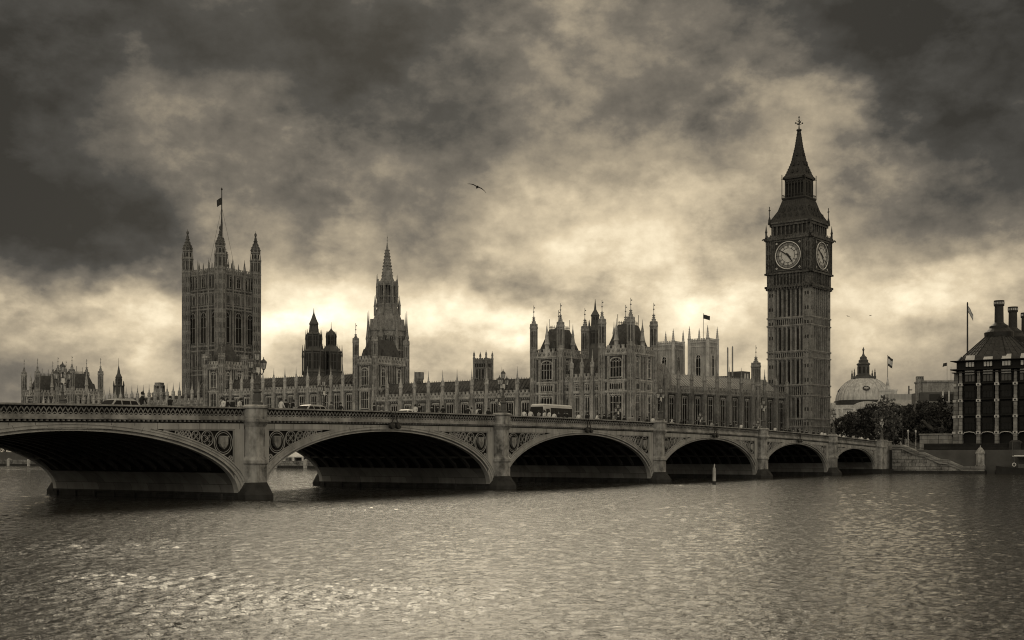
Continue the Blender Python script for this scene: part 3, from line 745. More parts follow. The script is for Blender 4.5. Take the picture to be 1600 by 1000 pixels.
# ------------------------------------------------------------------ street lamps on the piers
def lamp(loc, label):
    th = thing('street_lamp', label, 'street lamp', loc, 0, 'triple lantern lamps along the bridge')
    b = MB(); b.lathe([(.42, 0), (.42, .2), (.30, .3), (.26, .95), (.34, 1.0), (.34, 1.12), (.16, 1.25), (.12, 1.6), (.19, 1.68), (.10, 1.8), (.085, 2.35), (.17, 2.42), (.17, 2.5), (.07, 2.6), (.06, 3.35), (.13, 3.4), (.1, 3.46)], 10, sm=False)
    for s_ in (1, -1): b.lathe([(.02, 1.2), (.1, 1.3), (.02, 1.45)], 6, .3 * s_, 0)
    b.build('post', 'iron_mid', th)
    for s_ in (1, -1):
        a = MB(); a.tube([(0, 0, 2.45), (.16*s_, 0, 2.25 + .3), (.48*s_, 0, 2.42), (.66*s_, 0, 2.62), (.66*s_, 0, 2.8)], .045, 6); a.tube([(0, 0, 2.95), (.15*s_, 0, 3.05), (.28*s_, 0, 2.9), (.2*s_, 0, 2.75)], .03, 5)
        a.build('arm', 'iron_mid', th)
    o_ = MB(); o_.box(-.16, .16, -.10, -.03, 2.55, 2.95); o_.lathe([(.02, 2.3), (.13, 2.45), (.06, 2.62)], 8, 0, -.06); o_.build('crest', 'gilt', th)
    def lan():
        g = MB(); g.lathe([(.05, 0), (.15, .08), (.235, .52), (.235, .56)], 6)
        return g.mesh('lantern', 'lamp_glass')
    def cap():
        g = MB(); g.lathe([(.25, .54), (.27, .57), (.25, .66), (.17, .75), (.08, .79), (.09, .83), (.03, .87), (.035, .95), (.01, 1.02)], 6)
        for k in range(6):
            t = PI/6 + k*PI/3; g.bar((.15*math.cos(t), .15*math.sin(t), .08), (.24*math.cos(t), .24*math.sin(t), .56), .025)
        g.lathe([(.04, -.06), (.09, .0), (.15, .09), (.05, .09)], 6)
        return g.mesh('lantern_frame', 'iron_mid')
    for (x, z) in ((0, 3.45), (.66, 2.8), (-.66, 2.8)):
        l = put('lantern', cached('lan', lan), th, T(x, 0, z)); put('lantern_frame', cached('lancap', cap), l)
    th.scale = (1.12,) * 3
    return th
ordn = ['first', 'second', 'third', 'fourth', 'fifth', 'sixth']
L0 = None
near_lab = {-184.1: 'tall triple lantern lamp on the nearest stone pier, beside the big square tower', -146.0: 'triple lantern lamp on the near parapet pier just left of the bus',
            -107.0: 'triple lantern lamp on the pier below the twin turreted pavilion', -69.8: 'triple lantern lamp on the pier just left of the clock tower',
            -35.8: 'triple lantern lamp on the pier at the right edge of the clock tower', -6.2: 'triple lantern lamp at the bridge end in front of the pale leafed tree'}
far_lab = {-184.1: 'triple lantern lamp on the far parapet in front of the distant turreted pavilion', -146.0: 'triple lantern lamp on the far parapet above the second car roof',
           -107.0: 'smaller looking triple lantern lamp on the far parapet beside the lamp left of the bus', -69.8: 'far parapet lamp whose lanterns barely top the rail right of the turreted pavilion',
           -35.8: 'far parapet lamp in front of the north range near the clock tower', -6.2: 'far parapet lamp at the foot of the clock tower'}
for x in (-184.1, -146.0, -107.0, -69.8, -35.8, -6.2):
    for y, lab in ((-.75, near_lab[x]), (26.75, far_lab[x])):
        p = (x, y, Ht(x) + .2)
        if L0 is None: L0 = lamp(p, lab)
        else: dup(L0, p, 0, lab)

# navigation lights hung at the crowns
def navlight(x, label, first=[None]):
    h = Ht(x)
    if first[0] is None:
        th = thing('navigation_light', label, 'signal light', (x, -.3, h), 0, 'lights hung at the crowns of the arches'); first[0] = th
        b = MB()
        for s_ in (-.5, .5): b.bar((s_*.7, 0, .02), (s_*.5, -.28, -.5), .08); b.bar((s_*.5, -.28, -.5), (s_*.75, -.3, -1.15), .08); b.bar((s_*.9, -.2, -.3), (s_*.3, -.26, -.85), .05)
        b.bar((-.5, -.24, -.35), (.5, -.24, -.35), .07); b.bar((-.6, -.3, -1.15), (.6, -.3, -1.15), .09); b.build('bracket', 'iron_dark', th)
        for s_ in (-.48, .48):
            l = MB(); l.M = Matrix.Translation((s_, -.3, -1.48)) @ Matrix.Rotation(R(90), 4, 'X'); l.lathe([(.1, -.25), (.3, -.2), (.33, 0), (.33, .18), (.28, .2)], 14); l.M = None
            lp = l.build('signal_lamp', 'iron_dark', th); g = MB(); g.lathe([(.02, .02), (.05, .0), (.02, -.02)], 8, s_ + .08, -.52); g.v = [(x_, y_, z_ - 1.4) for x_, y_, z_ in g.v]; g.build('lens', 'gilt', lp)
    else: dup(first[0], (x, -.3, h), 0, label)
for i, lab in ((4, 'pair of round dark lights hung on the largest arch in full view'), (3, 'pair of round dark lights hung on the arch below the bus'),
               (2, 'pair of round dark lights hung on the arch behind the pale river post'), (1, 'pair of round dark lights hung on the arch below the clock tower')):
    navlight((ENDS[i] + ENDS[i+1]) / 2, lab)

# ------------------------------------------------------------------ the palace along the west bank
def terrace():
    b = MB(); b.box(-8, 1.0, 30, 700, -3.3, 1.3); 
    b.box(-8.25, -7.6, 30, 700, 1.3, 1.45); b.box(-8.1, -7.75, 30, 700, 1.45, 1.95); b.box(-8.3, -7.55, 30, 700, 1.95, 2.1)
    th = thing('terrace_wall', 'long stone river terrace wall below the palace seen through the arches', 'river wall', (0, 0, 0))
    b.build('wall', 'wall_stone', th)
    w = MB(); w.box(-8.35, -8, 30, 700, -3.3, .75); w.build('wet_footing', 'granite_wet', th)
    for k in range(40):
        p = MB(); p.box(-8.7, -7.6, 0, 1.2, -3, 2.3); p.frus((-8.7, -7.6, 0, 1.2), 2.3, (-8.2, -8.1, .55, .65), 2.7); put('wall_pier', cached('wp', lambda: p.mesh('wall_pier', 'stone_palace')), th, T(0, 32 + k * 11.7, 0))
terrace()
def marquee(loc, label, first=[None]):
    if first[0]: return dup(first[0], loc, None, label)
    th = thing('marquee', label, 'marquee', loc, 0, 'tents on the river terrace'); first[0] = th
    b = MB(); b.frus((-3.6, 3.6, -5.5, 5.5), 2.6, (-.1, .1, -2.2, 2.2), 5.0); b.frus((-3.6, 3.6, -5.5, 5.5), 2.25, (-3.65, 3.65, -5.55, 5.55), 2.6); b.build('tent_roof', 'canvas_white', th)
    for (x, y) in [(-3.5, -5.4), (-3.5, -1.8), (-3.5, 1.8), (-3.5, 5.4), (3.5, -5.4), (3.5, 5.4)]:
        p = MB(); p.box(-.22, .22, -.22, .22, 0, 2.3); p.build('tent_post', 'white_paint', th, T(x, y, 0))
    return th
m_ = marquee((-3.6, 169, 1.3), 'white pitched marquee on the terrace seen through the largest arch'); m_.scale = (1, 1, .8); marquee((-3.6, 184, 1.3), 'white marquee further along the terrace behind the bridge pier')

PR = [(22.9, 4.7, [3.3, 1.5], [4, 2], (.5,), [.35, .8], [1, 2]), (19.9, 1.7, [3.6, 2.2], [6, 3], (), 0, [1, 2]), (10.8, 7.8, [3.4, 1.7], [4, 2], (.45, .75), 0, [1, 2]), (4.0, 5.0, [3.4, 1.7], [4, 2], (.5,), 0, [1, 2])]
def pavilion(loc, label):
    th = thing('palace_pavilion', label, 'palace pavilion', loc, -90, 'turreted pavilions of the palace')
    tu = turret(2, 30.2, 36.2, 39.6, 41.9, .92, 'stone_turret')
    tower_block(th, 0, 0, 8, 12, 2, 28.5, PR, [22.1, 19.4, 10.2], tu, roof=(36.0, 2.4, 3.6))
    tower_block(th, 20, 0, 8, 12, 2, 28.5, PR, [22.1, 19.4, 10.2], tu, roof=(36.0, 2.4, 3.6))
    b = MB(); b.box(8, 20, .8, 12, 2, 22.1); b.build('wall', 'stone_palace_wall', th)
    c = MB(); c.M = T(8, .8, 0); courses(c, 12, [22.1, 19.4, 10.2], .3, .36); ribs(c, 12, 9.2, 10, .5); ribs(c, 12, 2, 22, 1.0, .18); c.build('string_course', 'stone_palace', th)
    for i in range(4):
        for (zb, h) in ((19.8, 1.8), (10.8, 7.8), (4, 5)): put('window', window(1.7, h, 2, (.5,), 0), th, T(8 + 3*(i + .5), .8, zb))
    for i in range(3): put('buttress', pinnacle(2, 23.4, 30.0, .9), th, T(11 + 3*i, .8, 0))
    put('battlement', battlement(12, 22.3, 1.7), th, T(8, .8, 0))
    r = MB(); r.extr([(1.6, 22.3), (6, 28.2), (7.4, 28.2), (12, 22.3)], 8, 20); r.v = [(y, x, z) for x, y, z in r.v]
    for i in range(11): r.bar((8.5 + i*1.1, 1.6, 22.5), (8.5 + i*1.1, 6, 28.25), .12)
    r.build('roof', 'slate', th)
    # pinnacled roof turrets between the corner ones
    for (x, y) in ((4, 0), (24, 0), (8, 6), (28, 6), (0, 6), (20, 6)):
        q = cached('mid_pin', lambda: (lambda b_: (b_.lathe([(.55, 28.4), (.55, 31.5), (.75, 31.8), (.6, 32.2), (.34, 34), (.4, 34.2), (.1, 36.0), (.03, 37.2)], 8), b_)[1])(MB()).mesh('roof_pinnacle', 'stone_palace')); put('roof_pinnacle', q, th, T(x, y, 0))
    return th
npav = pavilion((0, 90, 0), 'twin block stone pavilion with tall corner turrets rising behind the bus')
sc_ = at(97, 710, 442)
dup(npav, (sc_.x - 6, sc_.y + 14, -3.2), -90, 'distant twin block pavilion with corner turrets standing alone at the far left')

WROW = [(9.6, 8.0, 2.3, 3, (.45,), 0), (4.2, 3.6, 2.0, 3, (), 0)]
wing('palace_range', 'pinnacled stone range between the spire front tower and the pavilion behind the bus', (0, 143, 0), -90, 53, 14, 2, 18.85, 11, 26.6, (23.6, 5.0), WROW, bands=(8.6,), group='pinnacled palace ranges')
wing('palace_range', 'taller pinnacled stone range to the left of the spire, with two rows of windows', (0, 204.6, 0), -90, 54.6, 15, 2, 22.2, 12, 29.6, (27.0, 5.5), [(16.6, 4.6, 2.2, 3, (.5,), 0), (8.2, 6.2, 2.2, 3, (.5,), 0), (3.6, 3.0, 2.0, 3, (), 0)], bands=(15.2, 7.2), group='pinnacled palace ranges')
sw0 = Vector((sc_.x - 6, sc_.y + 14)) ; swe = Vector((sc_.x - 6 + 3, sc_.y + 14 - 28)); sws = Vector((0, 211.5))
dsw = sws - swe
wing('palace_range', 'low pinnacled range left of the big square tower, half hidden by the bridge rail', (swe.x, swe.y, 0), math.degrees(math.atan2(dsw.y, dsw.x)), dsw.length, 14, 2, 20.0, 22, 27.0, (23.0, 5.0), WROW, bands=(8.6,), group='pinnacled palace ranges')
def front_tower(loc, label, D, zc, tall):
    th = thing('palace_tower', label, 'palace tower', loc, -90, 'square towers on the river front')
    t4 = turret(2, zc + 1.5, zc + 6.3, zc + 8.9, zc + 11.5, .85, 'stone_turret')
    rows = [(zc - 6.0, 4.8, [2.6, 1.6], [4, 2], (.5,), [.4, .8], [1, 2]), (zc - 12.6, 5.0, [2.8, 1.6], [4, 2], (.5,), 0, [1, 2]), (9.0, 6.0, [2.8, 1.6], [4, 2], (.5,), 0, [1, 2])]
    tower_block(th, 0, 0, 7, D, 2, zc, rows, [zc - 7.2, zc - 13.6, 8.0], t4 if tall else None, roof=(zc + 7, 1.8, 3.5))
    if not tall:
        for (x, y) in ((0, 0), (7, 0), (7, D), (0, D)): put('turret', turret(2, zc + .5, zc + 3.5, zc + 5.6, zc + 7.4, 1.0, 'stone_turret'), th, T(x, y, 0))
    return th
front_tower((0, 150, 0), 'square stone tower with slender lantern turrets in front of the tall spire', 14, 29.5, True)
front_tower((0, 211.5, 0), 'squat stone tower standing in front of the big square flag tower', 9.5, 30.6, False)
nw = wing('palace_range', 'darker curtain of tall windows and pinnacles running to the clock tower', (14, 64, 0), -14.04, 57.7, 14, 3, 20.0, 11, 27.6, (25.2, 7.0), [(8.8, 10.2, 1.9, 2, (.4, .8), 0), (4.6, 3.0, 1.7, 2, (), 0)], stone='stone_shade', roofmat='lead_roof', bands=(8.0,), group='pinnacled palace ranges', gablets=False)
put('turret', turret(3, 23, 28.4, 31.5, 34.2, 1.25, 'stone_shade'), nw, T(44.5, .6, 0))
g = MB(); g.extr([(-2.6, 20), (2.6, 20), (2.6, 24), (0, 27.2), (-2.6, 24)], -.3, 3); g.box(-.5, .5, -.4, -.28, 21.5, 24.5, 1); g.build('gable', ['stone_shade', 'window_glass'], nw, T(5.2, 0, 0))

# ------------------------------------------------------------------ the big square flag tower
def big_turret(st):
    b = MB(); r = 2.45
    b.lathe([(r, 2), (r, 85.2), (r*1.12, 85.6), (r*1.12, 86.1), (r*.96, 86.4), (r*.96, 91.4), (r*1.14, 91.8), (r*1.14, 92.3), (r*.78, 92.6), (r*.78, 95.0), (r*.95, 95.4), (r*.95, 95.8)], 8)
    b.lathe([(r*.88, 95.8), (r*.92, 96.6), (r*.78, 97.8), (r*.50, 99.3), (r*.30, 100.8), (r*.22, 102.4), (r*.12, 103.0)], 8, mi=2); b.lathe([(.1, 102.8), (.5, 103.3), (.62, 103.9), (.4, 104.5), (.08, 104.9), (.05, 105.6)], 8, mi=2)
    ap = r * math.cos(PI/8); w = r * math.sin(PI/8)
    for k in range(8):
        b.M = Matrix.Rotation(k*PI/4 + PI/2, 4, 'Z'); b.box(-w*.55, w*.55, -ap*.96 - .03, -ap*.9, 87.0, 90.9, 1); b.box(-w*.12, w*.12, -ap*.96 - .12, -ap*.9, 87.0, 90.9); b.box(-w*.45, w*.45, -ap*.78 - .03, -ap*.7, 92.9, 94.7, 1)
        z = 20
        while z < 84: b.box(-w*1.0, w*1.0, -ap - .14, -ap + .05, z, z + .35); b.box(-w*.62, -w*.2, -ap - .02, -ap + .05, z + .9, z + 3.4, 2); b.box(w*.2, w*.62, -ap - .02, -ap + .05, z + .9, z + 3.4, 2); z += 4.3
        for q, rr in ((96.6, .86), (97.8, .72), (99.1, .48), (100.6, .28)): b.box(-.16, .16, -r*rr - .25, -r*rr + .1, q, q + .4, 2)
        b.M = Matrix.Rotation((k + .5)*PI/4 + PI/2, 4, 'Z'); b.box(-.2, .2, -r - .14, -r + .2, 2, 92); b.lathe([(.2, 91.8), (.2, 93.4), (.04, 95.2)], 5, 0, -r*.98); b.lathe([(.14, 95.4), (.14, 96.4), (.03, 97.6)], 5, 0, -r*.9)
    b.M = None; return b.mesh('turret', [st, 'black', 'stone_painted_dark'])
def flag_tower():
    p = at(346.5, 710, 551); th = thing('flag_tower', 'massive square stone tower with four corner turrets and a flag on its mast', 'tower', (p.x, p.y, 0))
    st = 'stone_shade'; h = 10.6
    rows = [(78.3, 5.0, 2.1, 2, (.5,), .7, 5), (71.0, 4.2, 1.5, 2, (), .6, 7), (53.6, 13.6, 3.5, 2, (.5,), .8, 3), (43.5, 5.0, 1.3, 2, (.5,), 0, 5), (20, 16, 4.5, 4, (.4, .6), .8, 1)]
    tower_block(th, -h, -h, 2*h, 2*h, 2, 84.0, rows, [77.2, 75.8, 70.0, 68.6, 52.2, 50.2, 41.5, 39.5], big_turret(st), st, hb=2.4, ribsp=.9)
    b = MB()
    for M, ln in faces4(2*h, 2*h):
        b.M = Matrix.Translation((-h, -h, 0)) @ M
        for q in (1/3, 2/3): b.box(ln*q - .35, ln*q + .35, -.55, .05, 2, 86.5); b.lathe([(.45, 86.5), (.45, 88), (.1, 90.5), (.04, 91.5)], 6, ln*q, -.25)
        for q in (1/6, .5, 5/6): b.lathe([(.3, 86.2), (.3, 87.2), (.05, 89.2)], 6, ln*q, -.2)
    b.M = None; b.build('mullion_shaft', st, th)
    r = MB(); r.frus((-h+1.5, h-1.5, -h+1.5, h-1.5), 84, (-7, 7, -7, 7), 86.6); r.frus((-7, 7, -7, 7), 86.6, (-.6, .6, -.6, .6), 89.5)
    for k in range(12):
        t = k*PI/6; r.bar((4.4*math.cos(t), 4.4*math.sin(t), 87), (4.4*math.cos(t), 4.4*math.sin(t), 90.6), .14)
    r.build('roof', 'iron_dark', th)
    f = MB(); f.lathe([(.42, 88), (.36, 105), (.2, 123.5), (.45, 124), (.3, 124.5), (.05, 124.9)], 8)
    for k in range(4): f.bar((6*math.cos(k*PI/2+.6), 6*math.sin(k*PI/2+.6), 88), (0, 0, 116), .07)
    fp = f.build('flagpole', 'iron_dark', th); fl = flag_mesh(2.3, 3.2, .5, 'flag_dark', .6); put('flag', fl, fp, T(-.25, 0, 120.3, 150))
def flag_mesh(w, h, sag, m1, wave=.35, m2=None, droop=.6):
    b = MB(); n = 10; vs = []; fs = []; mi = []
    for s_ in (0, .05):
        for i in range(n + 1):
            for j in range(5):
                x = w * i / n * (1 - .25*droop); z = -h * j / 4 - droop * w * (i / n) ** 1.3
                vs.append((x, wave * math.sin(i * 1.1 + j * .5) * i / n + s_, z))
    m = (n + 1) * 5
    for i in range(n):
        for j in range(4):
            q = (i*5+j, i*5+j+1, (i+1)*5+j+1, (i+1)*5+j)
            k = 1 if m2 and j in (1, 2) else 0
            b.add([vs[a] for a in q], [(0, 1, 2, 3)], k); b.add([vs[a + m] for a in q], [(0, 3, 2, 1)], k)
    return b.mesh('flag', [m1, m2 or m1])
flag_tower()

# ------------------------------------------------------------------ octagonal spire
def spire_tower():
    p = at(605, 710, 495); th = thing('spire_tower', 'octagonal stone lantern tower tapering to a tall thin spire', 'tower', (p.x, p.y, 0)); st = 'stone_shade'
    b = MB(); b.lathe([(7.6, 2), (7.6, 53.5), (8.0, 54), (8.0, 54.8)], 8); b.lathe([(7.5, 54.6), (7.0, 56), (4.3, 63.6), (4.3, 64)], 8)
    for z in (41, 46, 52): b.lathe([(7.9, z-.3), (7.9, z+.3)], 8)
    b.build('lower_stage', st, th)
    l = MB()
    for k in range(8):
        t = PI/8 + k*PI/4; l.M = Matrix.Rotation(t, 4, 'Z'); l.box(3.25, 4.1, -.42, .42, 63.8, 73.5); l.box(3.9, 4.5, -.18, .18, 63.8, 75)
        l.M = Matrix.Rotation(t + PI/8, 4, 'Z'); l.box(3.1, 3.5, -.15, .15, 63.8, 73); l.box(3.0, 3.6, -1.5, 1.5, 67.8, 68.2); l.box(2.9, 3.7, -1.6, 1.6, 63.8, 65.2)
    l.M = None; l.lathe([(3.9, 72.4), (4.1, 73.2), (4.1, 74), (3.3, 74.4)], 8); l.lathe([(.8, 64), (.8, 74)], 8); l.build('lantern', st, th)
    s = MB(); s.lathe([(3.2, 74.2), (2.35, 76), (1.75, 80.3), (2.1, 80.6), (1.6, 81.1), (1.25, 83.6), (.9, 86.6), (.6, 86.8), (.2, 90)], 8)
    for k in range(8):
        t = PI/8 + k*PI/4
        for i in range(9): z = 76.4 + i*1.3; r = 2.4 - (z - 76) * .14; s.box(r*math.cos(t)-.13, r*math.cos(t)+.13, r*math.sin(t)-.13, r*math.sin(t)+.13, z, z+.4)
    finial(s, 0, 0, 89.8, 93.0, .13); s.build('spire', st, th)
    def pin(h, r): return cached(('sp', h, r), lambda: (lambda q: (q.lathe([(r, 0), (r, h*.45), (r*1.3, h*.48), (r*.9, h*.55), (r*.4, h*.75), (.05, h)], 8), q)[1])(MB()).mesh('pinnacle', st))
    for k in range(8):
        t = PI/8 + k*PI/4
        put('pinnacle', pin(21, .75), th, Matrix.Translation((8.3*math.cos(t), 8.3*math.sin(t), 41))); put('pinnacle', pin(8, .42), th, Matrix.Translation((5.3*math.cos(t), 5.3*math.sin(t), 60.5)))
        put('pinnacle', pin(9.5, .30), th, Matrix.Translation((4.45*math.cos(t), 4.45*math.sin(t), 67.5)))
        u = k*PI/4; ap = 7.6*math.cos(PI/8); M = Matrix.Rotation(u + PI/2, 4, 'Z') @ Matrix.Translation((0, -ap, 0))
        put('window', window(1.5, 9.5, 2, (.5,), .8, st), th, M @ T(-1.05, 0, 42.5)); put('window', window(1.5, 9.5, 2, (.5,), .8, st), th, M @ T(1.05, 0, 42.5))
        rb_ = MB(); rb_.extr([(-1.3, 54.5), (1.3, 54.5), (1.3, 56.2), (0, 59), (-1.3, 56.2)], -6.9, -4.5); put('gablet', cached('spg', lambda: rb_.mesh('gablet', st)), th, Matrix.Rotation(u + PI/2, 4, 'Z'))
spire_tower()

# ------------------------------------------------------------------ iron ventilation turrets and small towers behind the roofs
def vent(px, Z, label, secs, zb, mat_='iron_mid', slots=(), n=8, pins=()):
    p = at(px, 710, Z); th = thing('ventilation_turret', label, 'turret', (p.x, p.y, 0), 12)
    b = MB(); b.lathe(secs, n); b.build('turret_body', mat_, th)
    for (r, z0, z1) in slots:
        ap = r * math.cos(PI / n)
        for k in range(n):
            o = MB(); w = r * math.sin(PI / n); o.box(-w*.62, w*.62, -ap - .04, -ap + .1, z0, z1, 0); o.box(-w*.08, w*.08, -ap - .14, -ap, z0, z1, 1); o.box(-w*.62, w*.62, -ap - .1, -ap, (z0+z1)/2 - .1, (z0+z1)/2 + .1, 1)
            put('louvre', cached(('lv', r, z0, z1, n, mat_), lambda: o.mesh('louvre', ['black', mat_])), th, Matrix.Rotation(2*PI*k/n + PI/2, 4, 'Z'))
    for (r, z0, z1) in pins:
        for k in range(n):
            t = PI/n + 2*PI*k/n; q = MB(); q.lathe([(.22, z0), (.22, z0 + (z1-z0)*.55), (.34, z0 + (z1-z0)*.6), (.04, z1)], 6); put('pinnacle', cached(('vp', z0, z1, mat_), lambda: q.mesh('pinnacle', mat_)), th, Matrix.Translation((r*math.cos(t), r*math.sin(t), 0)))
    return th
vent(490.3, 400, 'dark iron ventilation turret with a pointed spire, left of its domed twin', [(3.5, 2), (3.5, 30.6), (3.7, 31), (3.4, 31.5), (3.4, 37.4), (3.7, 37.8), (2.6, 38.6), (2.4, 39), (2.4, 43), (2.6, 43.3), (1.6, 44.2), (1.4, 46.5), (1.6, 46.8), (.9, 48.4), (.2, 50.4), (.05, 52)], 2, slots=((3.4, 32, 37), (2.4, 39.4, 42.8), (1.4, 44.4, 46.3)), pins=((3.7, 30, 40), (2.6, 37, 45)))
vent(517.5, 405, 'dark iron domed ventilation turret, right of its pointed twin', [(3.5, 2), (3.5, 31), (3.7, 31.4), (3.3, 31.8), (3.3, 37.6), (3.6, 38), (1.9, 40), (1.4, 40.3), (1.4, 43.4), (1.6, 43.7), (1.2, 44.6), (.4, 45.4), (.12, 46), (.04, 48)], 2, slots=((3.3, 32.2, 37.3), (1.4, 40.5, 43.2)), pins=((3.6, 31, 40.5), (1.6, 40, 45)))
vent(185.5, 480, 'dark ventilation spire rising between the far left pavilion and the big flag tower', [(3.6, 2), (3.4, 20), (2.2, 27), (1.8, 30.5), (2.1, 31), (1.3, 31.3), (1.25, 34), (1.4, 34.3), (.6, 36), (.5, 37), (.1, 39), (.05, 42)], 2, slots=((1.25, 31.6, 33.8),), pins=((2.0, 28, 33),))
vent(930, 345, 'dark lantern turret poking up between the two blocks of the turreted pavilion', [(2.6, 2), (2.6, 34), (2.2, 35), (2.2, 38.5), (2.4, 39), (1.2, 40.5), (1.1, 43), (1.3, 43.3), (.35, 45), (.05, 48)], 2, slots=((2.2, 35.3, 38.2), (1.1, 40.8, 42.8)), pins=((2.4, 34, 42),))
t_ = vent(249, 560, 'small pale square tower left of the big flag tower', [(3.2, 2), (3.2, 31), (3.5, 31.3), (3.5, 32.2), (2.6, 32.6), (2.5, 35.6), (2.1, 36.2), (2.1, 37)], 2, mat_='stone_shade', slots=((2.5, 33, 35.4),), n=4); t_.name = 'bell_tower'
t_ = vent(655, 380, 'little octagonal battlemented turret on the roof right of the spire', [(1.25, 2), (1.25, 27.0), (1.5, 27.6), (1.5, 29.6), (1.2, 29.6)], 2, mat_='stone_shade', slots=((1.25, 24.5, 26.8),)); t_.name = 'stair_turret'
def church_tower(px, Z, w, zc, zp, label, stone, rows, rz=0, cat='church tower', group=None, flag=None, zb=2):
    p = at(px, 710, Z); th = thing('church_tower', label, cat, (p.x, p.y, 0), rz, group); h = w / 2
    tower_block(th, -h, -h, w, w, zb, zc, rows, [zc - 2.2, rows[0][0] - 1.2, rows[0][0] - 2.2], None, stone, hb=1.7, ribsp=w / 5)
    q = MB(); r = w * .085; q.lathe([(r, zb), (r, zc + 1.5), (r*1.2, zc + 1.8), (r*.75, zc + 2.6), (.06, zp)], 8)
    for i in range(5): q.box(-.2, .2, -r*(.6 - i*.1) - .15, r*(.6 - i*.1) + .15, zc + 3 + i*(zp-zc-4)/5, zc + 3.4 + i*(zp-zc-4)/5)
    me = q.mesh('pinnacle', stone)
    for (x, y) in ((-h, -h), (h, -h), (h, h), (-h, h)): put('pinnacle', me, th, T(x, y, 0))
    if flag:
        f = MB(); f.lathe([(.16, zc), (.12, flag), (.3, flag + .1), (.05, flag + .4)], 6); fp = f.build('flagpole', 'iron_mid', th); put('flag', flag_mesh(3.6, 2.2, .2, 'flag_dark', .5, droop=.25), fp, T(.1, 0, flag - .2, -50))
    return th
church_tower(755, 520, 5.8, 43.0, 48.2, 'small square tower with four tall corner pinnacles behind the low range', 'stone_shade', [(36.4, 4.2, 1.2, 2, (), .5, 2)], 8)
AR = [(44.5, 11.0, 2.8, 2, (.4,), .8, 1)]
church_tower(1099, 633, 10.6, 62.0, 70.6, 'pale church tower with four spiky pinnacles and a dark flag', 'stone_pale', AR, -3, group='pale twin church towers', flag=77.0)
church_tower(1046, 645, 10.6, 61.6, 70.0, 'pale church tower without a flag, partly behind the turreted pavilion', 'stone_pale', AR, -3, group='pale twin church towers')
def roof_clutter():
    p = at(1150, 710, 430); th = thing('roof_plant', 'dark rooftop block with open frame beside the octagonal turret of the north range', 'rooftop', (p.x, p.y, 0), -10)
    b = MB(); b.box(-5, 0, 0, 6, 2, 31.5); b.box(4, 9, 0, 6, 2, 33.6); b.box(0, 4, 1, 6, 2, 29); b.build('block', 'iron_mid', th)
    w = MB(); w.box(5.2, 6.2, -.1, .3, 30.5, 32.8); w.box(6.8, 7.8, -.1, .3, 30.5, 32.8); w.build('opening', 'window_pale', th)
    for x, h in ((-2.2, 41.5), (.8, 42.0)):
        m = MB(); m.lathe([(.3, 28), (.26, h), (.05, h + .5)], 8); m.build('mast', 'grey_paint', th, T(x, 2, 0))
roof_clutter()

